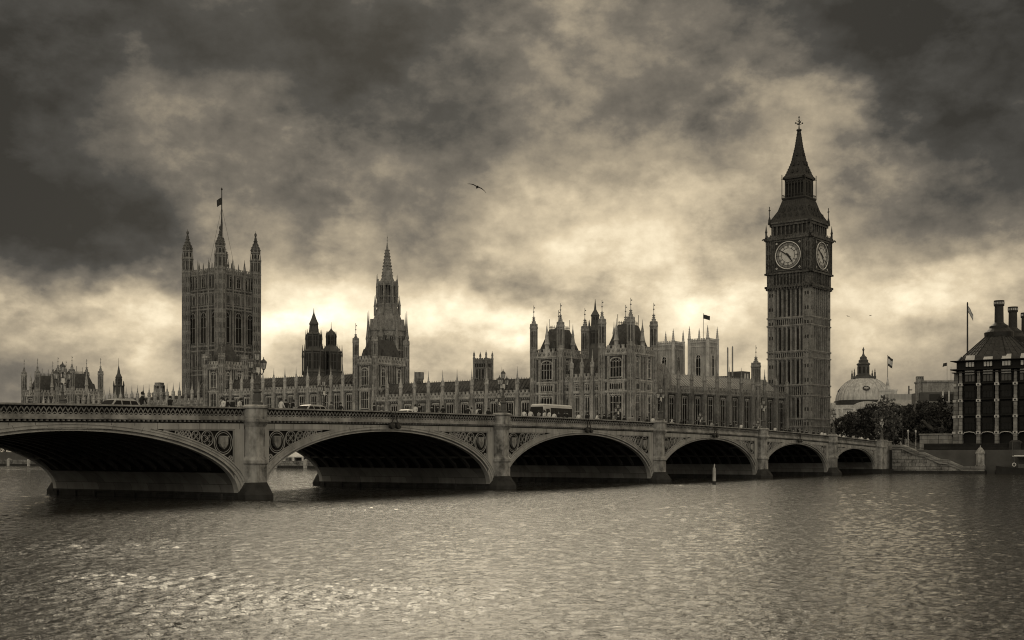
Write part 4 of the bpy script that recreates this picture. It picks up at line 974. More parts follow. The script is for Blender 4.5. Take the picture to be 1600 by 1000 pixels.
# ------------------------------------------------------------------ the clock tower
def clock_tower():
    p = at(1248.5, 710, 351); th = thing('clock_tower', 'very tall clock tower with pale dials, belfry and steep iron spire', 'clock tower', (p.x, p.y, 0), -4.9)
    s = 6.45; A = 'stone_tower'; B = 'stone_painted_dark'
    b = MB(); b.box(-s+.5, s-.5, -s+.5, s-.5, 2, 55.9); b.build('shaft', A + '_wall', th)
    c = MB(); D = [42.95, 40.7, 33.3, 31.4, 23.7, 20.6, 14.1, 11.9, 6.5]
    for M, ln in faces4(2*s, 2*s):
        c.M = Matrix.Translation((-s, -s, 0)) @ M
        for z in D: c.box(-.35, ln + .35, -.32, .5, z - .22, z + .16); c.box(-.2, ln + .2, -.18, .5, z - .5, z - .22)
        for z0, z1 in ((42.95, 40.7), (33.3, 31.4), (23.7, 20.6), (14.1, 11.9)):
            for i in range(15):
                x = 1.9 + i * (ln - 3.8) / 14; c.box(x - .13, x + .13, -.1, .5, z1, z0)
        for z0, z1 in ((6.5, 11.9), (14.1, 20.6), (23.7, 31.4), (33.3, 40.7), (42.95, 51.6)):
            for i in range(8):
                x = 1.7 + i * (ln - 3.4) / 7; c.box(x - .3, x + .3, -.05, .6, z0, z1); c.box(x - .12, x + .12, -.22, .0, z0, z1)
            for i in range(7):
                x = 1.7 + (i + .5) * (ln - 3.4) / 7; c.box(x - .05, x + .05, .2, .6, z0, z1); c.box(x - .5, x + .5, .15, .6, z1 - .7, z1)
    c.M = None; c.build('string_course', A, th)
    me = MB(); me.box(-1.15, 1.15, -1.15, 1.15, 2, 52)
    for z in D: me.box(-1.38, 1.38, -1.38, 1.38, z - .22, z + .16)
    for a in range(4):
        me.M = Matrix.Rotation(a*PI/2, 4, 'Z')
        for x in (-.85, 0, .85): me.box(x - .1, x + .1, -1.27, -1.1, 2, 51.8)
        z = 8
        while z < 50: me.box(-.62, -.22, -1.17, -1.1, z, z + 1.0, 1); me.box(.22, .62, -1.17, -1.1, z, z + 1.0, 1); z += 4.1
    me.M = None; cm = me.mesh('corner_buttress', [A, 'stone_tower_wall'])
    for x in (-1, 1):
        for y in (-1, 1): put('corner_buttress', cm, th, T(x*(s-1.0), y*(s-1.0), 0))
    wn = {}
    for M, ln in faces4(2*s, 2*s):
        for z0, z1 in ((6.5, 11.9), (14.1, 20.6), (23.7, 31.4), (33.3, 40.7), (42.95, 51.6)):
            wq = cached(('sl', z0), lambda: (lambda q: (q.box(-.26, .26, -.02, .1, 0, z1 - z0 - 1.6), q)[1])(MB()).mesh('slit_window', 'window_glass'))
            for i in (1, 3, 5): put('slit_window', wq, th, Matrix.Translation((-s, -s, 0)) @ M @ T(1.7 + (i + .5) * (ln - 3.4) / 7, .16, z0 + .5))
    # band under the clocks, clock stage
    k = 6.9
    g = MB(); g.box(-k+.15, k-.15, -k+.15, k-.15, 52.0, 55.8)
    for M, ln in faces4(2*k, 2*k):
        g.M = Matrix.Translation((-k, -k, 0)) @ M
        g.box(-.35, ln+.35, -.35, .5, 51.5, 52.1); g.box(-.4, ln+.4, -.4, .5, 55.4, 55.9)
        for i in range(10): x = 2.3 + i*(ln-4.6)/9; g.box(x-.16, x+.16, -.2, .4, 52.1, 55.4)
        for i in range(9): x = 2.3 + (i+.5)*(ln-4.6)/9; g.box(x-.3, x+.3, .12, .2, 52.5, 54.6, 1)
        for i in range(16): x = .5 + i*(ln-1)/15; g.box(x-.2, x+.2, -.3, 0, 51.0, 51.5)
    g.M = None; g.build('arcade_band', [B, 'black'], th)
    h = MB(); h.box(-k, k, -k, k, 55.9, 66.2)
    for M, ln in faces4(2*k, 2*k):
        h.M = Matrix.Translation((-k, -k, 0)) @ M
        h.box(-.5, ln+.5, -.5, .5, 65.2, 65.7); h.box(-.3, ln+.3, -.3, .5, 65.7, 66.3); h.box(-.2, ln+.2, -.2, .5, 64.9, 65.2)
        for x in (.15, .85, 1.55, 2.25, ln-.15, ln-.85, ln-1.55, ln-2.25): h.box(x-.12, x+.12, -.18, .1, 56, 65)
        for x in (.5, 1.2, ln-.5, ln-1.2):
            for z in (57.2, 59.9, 62.6): h.box(x-.2, x+.2, -.07, .1, z, z+1.3, 1)
        for i in range(14): x = .5 + i*(ln-1)/13; h.box(x-.11, x+.11, -.36, -.2, 66.0, 66.8)
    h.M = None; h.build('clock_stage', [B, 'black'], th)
    def dial_mesh():
        d = MB(); n = 48
        def disc(r0, r1, y, mi):
            vs = []; fs = []
            for i in range(n): t = 2*PI*i/n; vs += [(r0*math.cos(t), y, r0*math.sin(t)), (r1*math.cos(t), y, r1*math.sin(t))]
            for i in range(n): j = (i+1) % n; fs.append((2*i, 2*i+1, 2*j+1, 2*j))
            d.add(vs, fs, mi)
        disc(0.001, 1.98, -.14, 0); disc(1.98, 2.12, -.15, 1); disc(2.12, 2.80, -.14, 0); disc(2.80, 2.92, -.15, 1); disc(2.92, 3.55, -.14, 2); disc(3.55, 3.72, -.15, 1)
        for i in range(60):
            t = 2*PI*i/60; r0 = 3.30; w = .05 if i % 5 else .12
            d.bar((r0*math.sin(t), -.155, r0*math.cos(t)), (3.58*math.sin(t), -.155, r0 and 3.58*math.cos(t)), w, .02, 1)
        for i in range(12):     # radial bars between the windows of the dial
            t = 2*PI*i/12; d.bar((2.05*math.sin(t), -.16, 2.05*math.cos(t)), (3.6*math.sin(t), -.16, 3.6*math.cos(t)), .20, .03, 1)
        return d.mesh('dial', ['dial', 'black', 'dial_ring'])
    def numeral_mesh():
        d = MB(); rom = ['XII', 'I', 'II', 'III', 'IIII', 'V', 'VI', 'VII', 'VIII', 'IX', 'X', 'XI']
        for i, s_ in enumerate(rom):
            t = 2*PI*i/12; W = {'I': .13, 'V': .30, 'X': .30}; tot = sum(W[q] for q in s_); x = -tot/2
            d.M = Matrix.Rotation(t, 4, 'Y') @ Matrix.Translation((0, 0, 2.52))
            for q in s_:
                w = W[q]; xm = x + w/2; H = .26
                if q == 'I': d.bar((xm, -.175, -H), (xm, -.175, H), .06, .02)
                if q == 'V': d.bar((xm-w*.36, -.175, H), (xm, -.175, -H), .06, .02); d.bar((xm+w*.36, -.175, H), (xm, -.175, -H), .04, .02)
                if q == 'X': d.bar((xm-w*.36, -.175, H), (xm+w*.36, -.175, -H), .06, .02); d.bar((xm+w*.36, -.178, H), (xm-w*.36, -.178, -H), .04, .02)
                x += w
        d.M = None; return d.mesh('numeral_ring', 'dial_ring')
    def frame_mesh():
        d = MB(); r = 4.35
        for (x0, x1, z0, z1) in ((-r, r, -r, -r+.28), (-r, r, r-.28, r), (-r, -r+.28, -r+.28, r-.28), (r-.28, r, -r+.28, r-.28)): d.box(x0, x1, -.36, .05, z0, z1, 0)
        d.box(-r+.1, r-.1, -.07, .02, -r+.1, r-.1, 1); d.ring(0, 0, 3.84, .15, -.24, 48, 2)
        for x in (-1, 1):
            for z in (-1, 1): d.ring(3.55*x, 3.55*z, .22, .10, -.12, 8, 2); d.bar((3.0*x, -.1, 3.9*z), (3.9*x, -.1, 3.0*z), .09, .06, 0)
        return d.mesh('clock_frame', ['iron_mid', 'iron_dark', 'gilt'])
    for M, ln in faces4(2*k, 2*k):
        Mx = Matrix.Translation((-k, -k, 0)) @ M @ T(k, 0, 60.55)
        f = put('clock_face', cached('cf', frame_mesh), th, Mx)
        put('dial', cached('cd', dial_mesh), f); put('numeral_ring', cached('cn', numeral_mesh), f)
        def hm(L_, w, t, tail, y):
            d = MB(); d.M = Matrix.Rotation(t, 4, 'Y'); d.extr([(-w*.5, -tail), (w*.5, -tail), (w, 0), (w*.5, L_*.75), (.02, L_), (-.02, L_), (-w*.5, L_*.75), (-w, 0)], y, y + .05); return d.mesh('clock_hand', 'black')
        mt = 2*PI*50.5/60; ht = 2*PI*(4 + 50.5/60)/12
        put('hour_hand', cached('hh', lambda: hm(2.55, .30, ht, .8, -.27)), f); put('minute_hand', cached('mh', lambda: hm(3.55, .20, mt, 1.0, -.34)), f)
    # belfry
    q = 6.1; b2 = MB(); b2.box(-q+.5, q-.5, -q+.5, q-.5, 66.2, 70.2)
    for M, ln in faces4(2*q, 2*q):
        b2.M = Matrix.Translation((-q, -q, 0)) @ M
        for i in range(9): x = .9 + i*(ln-1.8)/8; b2.box(x-.2, x+.2, .05, .6, 66.2, 69.6)
        b2.box(-.1, ln+.1, -.1, .6, 69.3, 70.0); b2.box(-.45, ln+.45, -.45, .6, 70.0, 70.5); b2.box(-.1, ln+.1, -.1, .6, 66.2, 66.7)
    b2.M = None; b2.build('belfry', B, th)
    op = MB(); op.extr(arch_poly(.95, 2.5, .6), -.02, .05); om = op.mesh('belfry_opening', 'black')
    for M, ln in faces4(2*q, 2*q):
        for i in range(8): put('belfry_opening', om, th, Matrix.Translation((-q, -q, 0)) @ M @ T(.9 + (i+.5)*(ln-1.8)/8, .46, 66.75))
    # lower roof, lantern, spire
    r = MB(); zz = [70.5, 71.5, 74.0, 77.0]; hw = [6.35, 5.75, 4.35, 3.45]
    for i in range(3): r.frus((-hw[i], hw[i], -hw[i], hw[i]), zz[i], (-hw[i+1], hw[i+1], -hw[i+1], hw[i+1]), zz[i+1])
    for M in [Matrix.Rotation(a*PI/2, 4, 'Z') for a in range(4)]:
        r.M = M
        for (z, y, n_) in ((71.6, 5.7, 5), (73.4, 4.75, 4)):
            for i in range(n_): x = (i - (n_-1)/2) * 1.9; r.extr([(x-.42, z), (x+.42, z), (x+.42, z+.7), (x, z+1.5), (x-.42, z+.7)], -y, -y+1.3); r.extr([(x-.2, z+.1), (x+.2, z+.1), (x, z+.9)], -y-.02, -y, 1)
        for i in range(3): r.bar((-hw[i], -hw[i], zz[i]), (-hw[i+1], -hw[i+1], zz[i+1]), .28)
        for i in range(13): x = (i-6)/6; r.bar((hw[0]*x, -hw[0], zz[0]), (hw[1]*x, -hw[1], zz[1]), .09); r.bar((hw[1]*x, -hw[1], zz[1]), (hw[2]*x, -hw[2], zz[2]), .09); r.bar((hw[2]*x, -hw[2], zz[2]), (hw[3]*x, -hw[3], zz[3]), .09)
    r.M = None; r.build('roof', ['iron_tile', 'black'], th)
    l = MB(); l.box(-2.2, 2.2, -2.2, 2.2, 77, 83.2); l.frus((-3.45, 3.45, -3.45, 3.45), 77.0, (-3.7, 3.7, -3.7, 3.7), 77.5); l.box(-3.7, 3.7, -3.7, 3.7, 77.5, 77.8)
    for M in [Matrix.Rotation(a*PI/2, 4, 'Z') for a in range(4)]:
        l.M = M
        for i in range(7): x = -2.8 + i*2.8/3; l.box(x-.17, x+.17, -3.0, -2.65, 77.8, 82.6)
        for i in range(6): x = -2.33 + i*2.8/3; l.bar((x-.4, -2.85, 81.6), (x, -2.85, 82.3), .16); l.bar((x+.4, -2.85, 81.6), (x, -2.85, 82.3), .16)
        l.box(-3.0, 3.0, -3.0, -2.6, 82.4, 83.1); l.box(-3.45, 3.45, -3.45, -2.6, 83.1, 83.6)
        l.box(-3.6, 3.6, -3.65, -3.55, 78.5, 78.6)
        for i in range(15): l.box(-3.6 + i*.51, -3.55 + i*.51, -3.64, -3.56, 77.8, 78.5)
        l.bar((-3.6, -3.6, 77.5), (-3.6, -3.6, 84.5), .16); l.bar((-3.75, -3.6, 83.2), (-3.45, -3.6, 83.2), .16)
    l.M = None; l.build('lantern', 'iron_dark', th)
    sp = MB(); zz = [83.6, 84.4, 88.0, 92.5, 97.2]; hw = [3.4, 2.8, 1.62, .82, .28]
    for i in range(4): sp.frus((-hw[i], hw[i], -hw[i], hw[i]), zz[i], (-hw[i+1], hw[i+1], -hw[i+1], hw[i+1]), zz[i+1])
    for M in [Matrix.Rotation(a*PI/2, 4, 'Z') for a in range(4)]:
        sp.M = M
        for i in range(4): sp.bar((-hw[i], -hw[i], zz[i]), (-hw[i+1], -hw[i+1], zz[i+1]), .2)
        for (z, y, n_) in ((85.0, 2.9, 2), (87.2, 2.3, 2), (90.0, 1.65, 1)):
            for i in range(n_): x = (i-(n_-1)/2)*1.5; sp.extr([(x-.28, z), (x+.28, z), (x, z+1.0)], -y, -y+.8)
        for i in range(16): t = i/16; z = 84.4 + t*12.4; w = np.interp(z, zz, hw); sp.box(-w-.12, -w+.12, -w-.12, -w+.12, z, z+.3)
        for i in range(9): x = (i-4)/4; sp.bar((hw[1]*x, -hw[1], zz[1]), (hw[2]*x, -hw[2], zz[2]), .06); sp.bar((hw[2]*x, -hw[2], zz[2]), (hw[3]*x, -hw[3], zz[3]), .06)
    sp.M = None; sp.build('spire', ['iron_tile', 'black'], th)
    f = MB(); f.lathe([(.32, 97), (.75, 97.4), (.75, 97.7), (.2, 98.0), (.12, 99.0), (.14, 100.6), (.05, 101.4)], 8); f.lathe([(.05, 101.0), (.28, 101.3), (.05, 101.6)], 8)
    for a in range(4):
        t = a*PI/2 + PI/4; f.bar((0, 0, 99.0), (1.0*math.cos(t), 1.0*math.sin(t), 99.5), .12); f.box(1.0*math.cos(t)-.16, 1.0*math.cos(t)+.16, 1.0*math.sin(t)-.16, 1.0*math.sin(t)+.16, 99.4, 99.75); f.bar((0, 0, 99.9), (.75*math.cos(t), .75*math.sin(t), 100.3), .1)
    f.build('finial', 'iron_dark', th)
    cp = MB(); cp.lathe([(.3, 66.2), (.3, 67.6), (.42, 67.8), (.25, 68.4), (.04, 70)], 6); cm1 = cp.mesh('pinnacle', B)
    c2 = MB(); c2.bar((0, 0, 70.4), (0, 0, 75.2), .16); c2.box(-.35, .35, -.05, .05, 74.0, 74.2); c2.box(-.05, .05, -.35, .35, 74.0, 74.2); c2.lathe([(.5, 70.4), (.4, 71.4), (.1, 72.4)], 6); cm2 = c2.mesh('corner_finial', 'iron_dark')
    for x in (-1, 1):
        for y in (-1, 1): put('pinnacle', cm1, th, T(x*6.9, y*6.9, 0)); put('corner_finial', cm2, th, T(x*6.2, y*6.2, 0))
    gr = MB(); gr.extr([(0, 65.3), (.9, 65.5), (1.3, 65.3), (1.3, 65.7), (.8, 65.95), (0, 65.8)], -.15, .15); gm = gr.mesh('gargoyle', B)
    for i in range(4): put('gargoyle', gm, th, Matrix.Rotation(PI/4 + i*PI/2, 4, 'Z') @ Matrix.Translation((9.7, 0, 0)))
clock_tower()

# ------------------------------------------------------------------ domed hall and the streets behind the trees
def domed_hall():
    p = at(1349, 710, 690); th = thing('domed_hall', 'pale hall under a broad ribbed dome with a dark lantern', 'hall', (p.x, p.y, 0), 25)
    b = MB(); b.box(-17, 17, -17, 17, 3, 29); b.box(-17.6, 17.6, -17.6, 17.6, 29, 29.8); b.box(-16.6, 16.6, -16.6, 16.6, 29.8, 31.5)
    for M, ln in faces4(34, 34):
        b.M = Matrix.Translation((-17, -17, 0)) @ M
        for x in (.8, 3.2, 10, 24, 30.8, 33.2): b.box(x-.7, x+.7, -.6, .1, 3, 29)
        b.extr([(9, 29.8), (25, 29.8)] + [(17 + 8*math.cos(t*PI/12), 29.8 + 3.6*math.sin(t*PI/12)) for t in range(1, 12)], -.8, 1.5)
    b.M = None; b.build('wall', 'stone_pale', th)
    d = MB()
    def sq(r, e=.55):
        return [(r * math.copysign(abs(math.cos(t))**e, math.cos(t)), r * math.copysign(abs(math.sin(t))**e, math.sin(t))) for t in [2*PI*k/48 for k in range(48)]]
    prof = [(15.6, 31.5), (15.9, 32.2), (15.9, 34.2), (15.2, 34.4)]; dome = [(14.8 * math.cos(t), 34.4 + 13.6 * math.sin(t)) for t in [R(a) for a in range(0, 68, 6)]]
    vs = []; fs = []; pr = prof + dome; n = 48; mi = []
    for r_, z in pr: vs += [(x, y, z) for x, y in sq(r_)]
    for i in range(len(pr)-1):
        for k in range(n): d.add([vs[i*n+k], vs[i*n+(k+1) % n], vs[(i+1)*n+(k+1) % n], vs[(i+1)*n+k]], [(0, 1, 2, 3)], 1 if i < 3 else 0)
    for k in range(0, 48, 2):
        d.tube([(sq(r_*1.008)[k][0], sq(r_*1.008)[k][1], z + .05) for r_, z in dome], .12, 4, 0)
    for M in [Matrix.Rotation(a*PI/2, 4, 'Z') for a in range(4)]:
        d.M = M; d.M = M @ Matrix.Translation((0, -12.9, 40.6)) @ Matrix.Rotation(R(50), 4, 'X'); d.lathe([(1.5, 0), (1.6, .5), (1.1, .6), (1.05, .2)], 16, sx=1.3, mi=1)
    d.M = None; d.build('dome', ['dome_lead', 'iron_dark'], th)
    l = MB(); l.box(-6.2, 6.2, -6.2, 6.2, 46.8, 48); l.lathe([(4.2, 48), (4.2, 49), (3.5, 49.2), (3.4, 54.5), (3.9, 54.8), (3.9, 55.3), (2.7, 56.2), (2.8, 57.3), (2.0, 58.0), (2.0, 59), (.9, 60), (.4, 61.3), (.4, 62.6), (.7, 63.4), (.3, 64.2), (.05, 65)], 8)
    for k in range(8):
        a = k*PI/4; l.M = Matrix.Rotation(a, 4, 'Z'); l.box(3.05, 3.3, -.6, .6, 50, 53.5, 1)
    l.M = None
    for x in (-1, 1):
        for y in (-1, 1): l.lathe([(.5, 48), (.5, 50), (.25, 50.6), (.3, 51.2), (.05, 52.4)], 8, 5.6*x, 5.6*y)
    l.build('lantern', ['iron_mid', 'black'], th)
    for M, ln in faces4(34, 34):
        for x in (6.6, 17, 27.4): put('window', window(3.0, 10, 2, (.5,), .5, 'stone_pale'), th, Matrix.Translation((-17, -17, 0)) @ M @ T(x, 0, 15))
domed_hall()
def gate_tower():
    p = at(1387, 710, 560); th = thing('gate_tower', 'pale gable tower with a dark arch and two tone flag right of the dome', 'tower', (p.x, p.y, 0), 20)
    b = MB(); b.box(-4, 4, -4, 4, 3, 28); b.box(-4.3, 4.3, -4.3, 4.3, 28, 28.7); b.box(-3.9, -1.6, -3.9, 3.9, 28.7, 33); b.box(1.6, 3.9, -3.9, 3.9, 28.7, 33); b.box(-4.1, -1.4, -4.1, 4.1, 33, 33.6); b.box(1.4, 4.1, -4.1, 4.1, 33, 33.6); b.box(-1.6, 1.6, -3, 3, 28.7, 30.5)
    b.lathe([(1.3, 30), (1.3, 34), (.7, 36), (.8, 36.4), (.1, 39.5)], 8); b.build('wall', 'stone_pale', th)
    for M, ln in faces4(8, 8): put('window', window(2.0, 7.5, 1, (), .6, 'stone_pale'), th, Matrix.Translation((-4, -4, 0)) @ M @ T(4, 0, 19))
    f = MB(); f.lathe([(.14, 38), (.1, 49.5), (.2, 49.7)], 6); fp = f.build('flagpole', 'iron_mid', th); put('flag', flag_mesh(3.0, 4.6, .2, 'flag_dark', .4, 'flag_white', droop=.5), fp, T(.1, 0, 49.4, -55))
gate_tower()
def back_buildings():
    p = at(1418, 710, 500); th = thing('street_building', 'low building with a pale sloped metal roof between the dome and dark blocks', 'building', (p.x, p.y, 0), -52)
    b = MB(); b.box(-6, 8, 0, 12, 3, 23.5); b.build('wall', 'stone_shade', th); r = MB(); r.extr([(0, 23.5), (12, 23.5), (6, 27.4)], -6.3, 8.3); r.v = [(y, x, z) for x, y, z in r.v]; r.box(-6.2, 8.2, 4.9, 7.1, 26.6, 29); r.build('roof', 'lead_roof', th)
    for x in (-4, -1, 2, 5): put('window', window(1.4, 2.4, 2, (.5,), 0, 'stone_shade'), th, T(x, 0, 19))
    m = MB(); m.box(-.2, .2, -.2, .2, 28.5, 32.5); m.box(-.2, 1.4, -.1, .1, 30.6, 31); m.build('roof_mast', 'iron_dark', th, T(3, 6, 0))
    p = at(1463, 710, 440); th = thing('street_building', 'dark blocky building with castellated chimney and pale ledge above the trees', 'building', (p.x, p.y, 0), -60)
    b = MB(); b.box(-7, 9, 0, 14, 3, 22.5); b.box(-5.5, 9, 1, 13, 22.5, 26.5); b.build('wall', 'iron_mid', th)
    r = MB(); r.box(-4.5, 9, 1.5, 12, 26.5, 30.2); r.box(-4.8, 9.2, 1.2, 12.2, 30.2, 30.8); r.box(-7.3, 9.2, -.3, 1, 22.5, 23.1); r.build('roof', 'stone_shade', th)
    c = MB(); c.box(-6.2, -3.9, 2, 4.4, 22.5, 31.5); c.box(-6.5, -3.6, 1.7, 4.7, 30, 30.5)
    for i in range(4): c.box(-6.2 + i*.65, -5.9 + i*.65, 2, 4.4, 31.5, 32.4)
    c.build('chimney', 'stone_shade', th)
    w = MB(); w.box(-2.2, 1.5, .9, 1.05, 23.4, 25.8); wm = w.mesh('window', 'black'); put('window', wm, th); put('window', wm, th, T(4.8, 0, 0))
    g = MB(); g.box(2.2, 2.8, .6, 1.0, 22.6, 27); g.box(4.4, 4.9, .6, 1.0, 22.6, 27); g.build('vent_pipe', 'window_pale', th)
    for x, h in ((5.2, 37.5), (6.6, 36)):
        f = MB(); f.lathe([(.09, 30.8), (.07, h)], 6); fp = f.build('flagpole', 'grey_paint', th, T(x, 5, 0))
        if x < 6: put('flag', flag_mesh(2.0, 1.2, .2, 'flag_dark', .25, droop=.1), fp, T(-.1, 0, h, 120))
back_buildings()

# ------------------------------------------------------------------ bronze-framed office house at the right
def office_house():
    OX, OY = 40.0, -4.0; th = thing('office_building', 'dark bronze office building with pale stone piers and tall round chimneys', 'office building', (OX, OY, 0))
    b = MB(); b.box(0.6, 46, -46, -.6, 4.5, 24.2); b.build('wall', 'bronze_frame', th)
    bay = 4.1; n = 11
    # corner bay is splayed; piers and windows along the river side (facing -X) and the street side (facing +Y)
    for side in (0, 1):
        M0 = T(0, -1.3, 0, -90) if side == 0 else T(1.3, 0, 0, 180)
        for i in range(n):
            s_ = 1.4 + i * bay
            def P(x, z=0, y=0): return (T(0, -x, z, -90) if side == 0 else T(x, 0, z, 180))
            def pm():
                q = MB(); fl = [5.0, 9.2, 13.0, 16.8, 20.6, 24.0]
                q.frus((-.43, .43, -.75, .7), 4.6, (-.30, .30, -.45, .7), 23.6, 0)
                return q.mesh('stone_pier', ['sandstone'])
            pr_ = put('stone_pier', cached('ohp', pm), th, P(s_))
            def cm_():
                q = MB()
                w = .50; q.box(-w, w, -.80, .0, -.3, .3, 0); q.box(-w*.42, w*.42, -.88, -.7, -.17, .15, 1)
                return q.mesh('pier_cap', ['window_pale', 'black'])
            for j, z in enumerate((9.1, 12.9, 16.7, 20.5)): put('pier_cap', cached('ohc', cm_), pr_, T(0, .06*j - .06, z))
            for j, z in enumerate((9.6, 13.4, 17.2, 21.0)):
                def wm():
                    q = MB(); q.box(-1.35, 1.35, -.02, .5, 0, 3.0, 0); q.box(-1.05, 1.05, -.12, .1, .25, 1.75, 1); q.box(-1.05, 1.05, -.30, .0, 1.95, 2.85, 2)
                    for x in (-1.35, -.35, .35, 1.25): q.box(x - .03, x + .07, -.2, 0, .2, 1.8, 0)
                    q.box(-1.5, 1.5, -.34, .1, -.35, -.05, 0); q.box(-1.3, 1.3, -.28, .1, 1.75, 1.95, 0); return q.mesh('window', ['bronze_frame', 'window_glass', 'bronze_frame'] if j < 3 else ['bronze_frame', 'iron_mid', 'grey_paint'])
                put('window', cached('ohw%d' % (j == 3), wm), th, P(s_ + bay/2, z))
            a = MB(); a.tube([(-bay/2 + .5, -.5, 8.6), (-bay/4, -.6, 9.15), (0, -.62, 9.3), (bay/4, -.6, 9.15), (bay/2 - .5, -.5, 8.6)], .10, 6); put('canopy_arch', cached('oha', lambda: a.mesh('canopy_arch', 'window_pale')), th, P(s_ + bay/2))
            def um():
                q = MB(); q.box(-1.0, 1.0, -.1, .3, 24.75, 25.8, 1)
                for x in (-1.0, -.34, .32, .95): q.box(x - .03, x + .08, -.16, 0, 24.7, 25.85, 0)
                q.add([(-1.05, -.25, 26.35), (1.05, -.25, 26.35), (.95, .75, 27.5), (-.95, .75, 27.5), (-1.05, -.1, 26.2), (1.05, -.1, 26.2), (.95, .9, 27.35), (-.95, .9, 27.35)], [(0, 1, 2, 3), (4, 7, 6, 5), (0, 3, 7, 4), (1, 5, 6, 2), (3, 2, 6, 7), (0, 4, 5, 1)], 1)
                return q.mesh('attic_window', ['bronze_frame', 'window_pale'])
            put('attic_window', cached('ohu', um), th, P(s_ + bay/2, .0))
    l = MB(); l.box(-.9, 46, -46, .9, 24.0, 24.25); l.box(-.6, 46, -46, .6, 23.3, 23.5); l.box(0.3, 46, -46, -.3, 24.25, 26.3); l.box(-.9, 46, -46, .9, 26.1, 26.25); l.build('ledge', 'bronze_frame', th)
    # roofs: steep hips rising to a collar at each chimney
    def hip(cx, cy, hx, hy, z0=26.25):
        r = MB(); secs = [(hx, hy, z0), (hx*.93, hy*.93, 27.6), (3.0, 3.0, 32.2)]
        def octa(a, c, z): k = .42; return [(cx + x, cy + y, z) for x, y in ((-a, -c*k), (-a*k, -c), (a*k, -c), (a, -c*k), (a, c*k), (a*k, c), (-a*k, c), (-a, c*k))]
        vs = []
        for a, c, z in secs: vs += octa(a, c, z)
        fs = [(i*8+j, i*8+(j+1) % 8, (i+1)*8+(j+1) % 8, (i+1)*8+j) for i in range(2) for j in range(8)] + [tuple(range(16, 24))]
        r.add(vs, fs)
        lo, hi = octa(hx*.93, hy*.93, 27.6), octa(3.0, 3.0, 32.2)
        for j in range(8):
            for q in range(5):
                t = q / 4; p = Vector(lo[j]).lerp(Vector(lo[(j+1) % 8]), t); s_ = Vector(hi[j]).lerp(Vector(hi[(j+1) % 8]), t); r.bar(p + Vector((0, 0, .05)), s_ + Vector((0, 0, .05)), .16)
            for t in (.2, .4, .6, .8): r.bar(Vector(lo[j]).lerp(Vector(hi[j]), t), Vector(lo[(j+1) % 8]).lerp(Vector(hi[(j+1) % 8]), t), .13)
        r.build('roof', 'iron_tile', th)
        c = MB(); c.lathe([(3.3, 32.1), (3.4, 33.3), (2.2, 34.3), (2.2, 34.8), (1.25, 35.5), (1.05, 35.8), (1.0, 39.6), (1.2, 39.7), (1.2, 41.0), (.95, 41.0)], 20, cx, cy)
        cc = c.build('chimney', 'bronze', th); g_ = MB()
        for k in range(16): t = 2*PI*k/16; g_.M = Matrix.Translation((cx, cy, 0)) @ Matrix.Rotation(t, 4, 'Z'); g_.box(1.17, 1.25, -.12, .12, 40.1, 40.6)
        g_.M = None; g_.build('vent_slot', 'window_pale', cc)
    hip(8.4, -8.2, 8.4, 8.2); hip(8.4, -24.6, 8.4, 8.2); hip(8.4, -41, 8.4, 8.2, )
    for k in (1, 2): hip(8.4 + 15.2*k, -8.2, 7.0, 8.2)
    ri = MB(); ri.extr([(-16, 26.2), (0, 26.2), (-6.5, 31.6), (-9.9, 31.6)], 8, 46); ri.v = [(y, x, z) for x, y, z in ri.v]; ri.build('roof', 'bronze_frame', th)
    p = MB(); p.lathe([(.2, 0), (.17, 20), (.11, 20.4)], 8); pl = thing('flagpole', 'tall dark flagpole with a limp flag at the corner of the office building', 'flagpole', (OX + .5, OY + .9, 24.2)); 
    pl.location = (OX + 1.2, OY - 2.6, 26.2); p.v = [(x, y, z * .69) for x, y, z in p.v]; p.build('pole', 'iron_dark', pl); put('flag', flag_mesh(1.7, 1.6, .2, 'grey_paint', .3, 'flag_white', droop=1.3), pl, T(.12, -.1, 13.2, -70))
office_house()

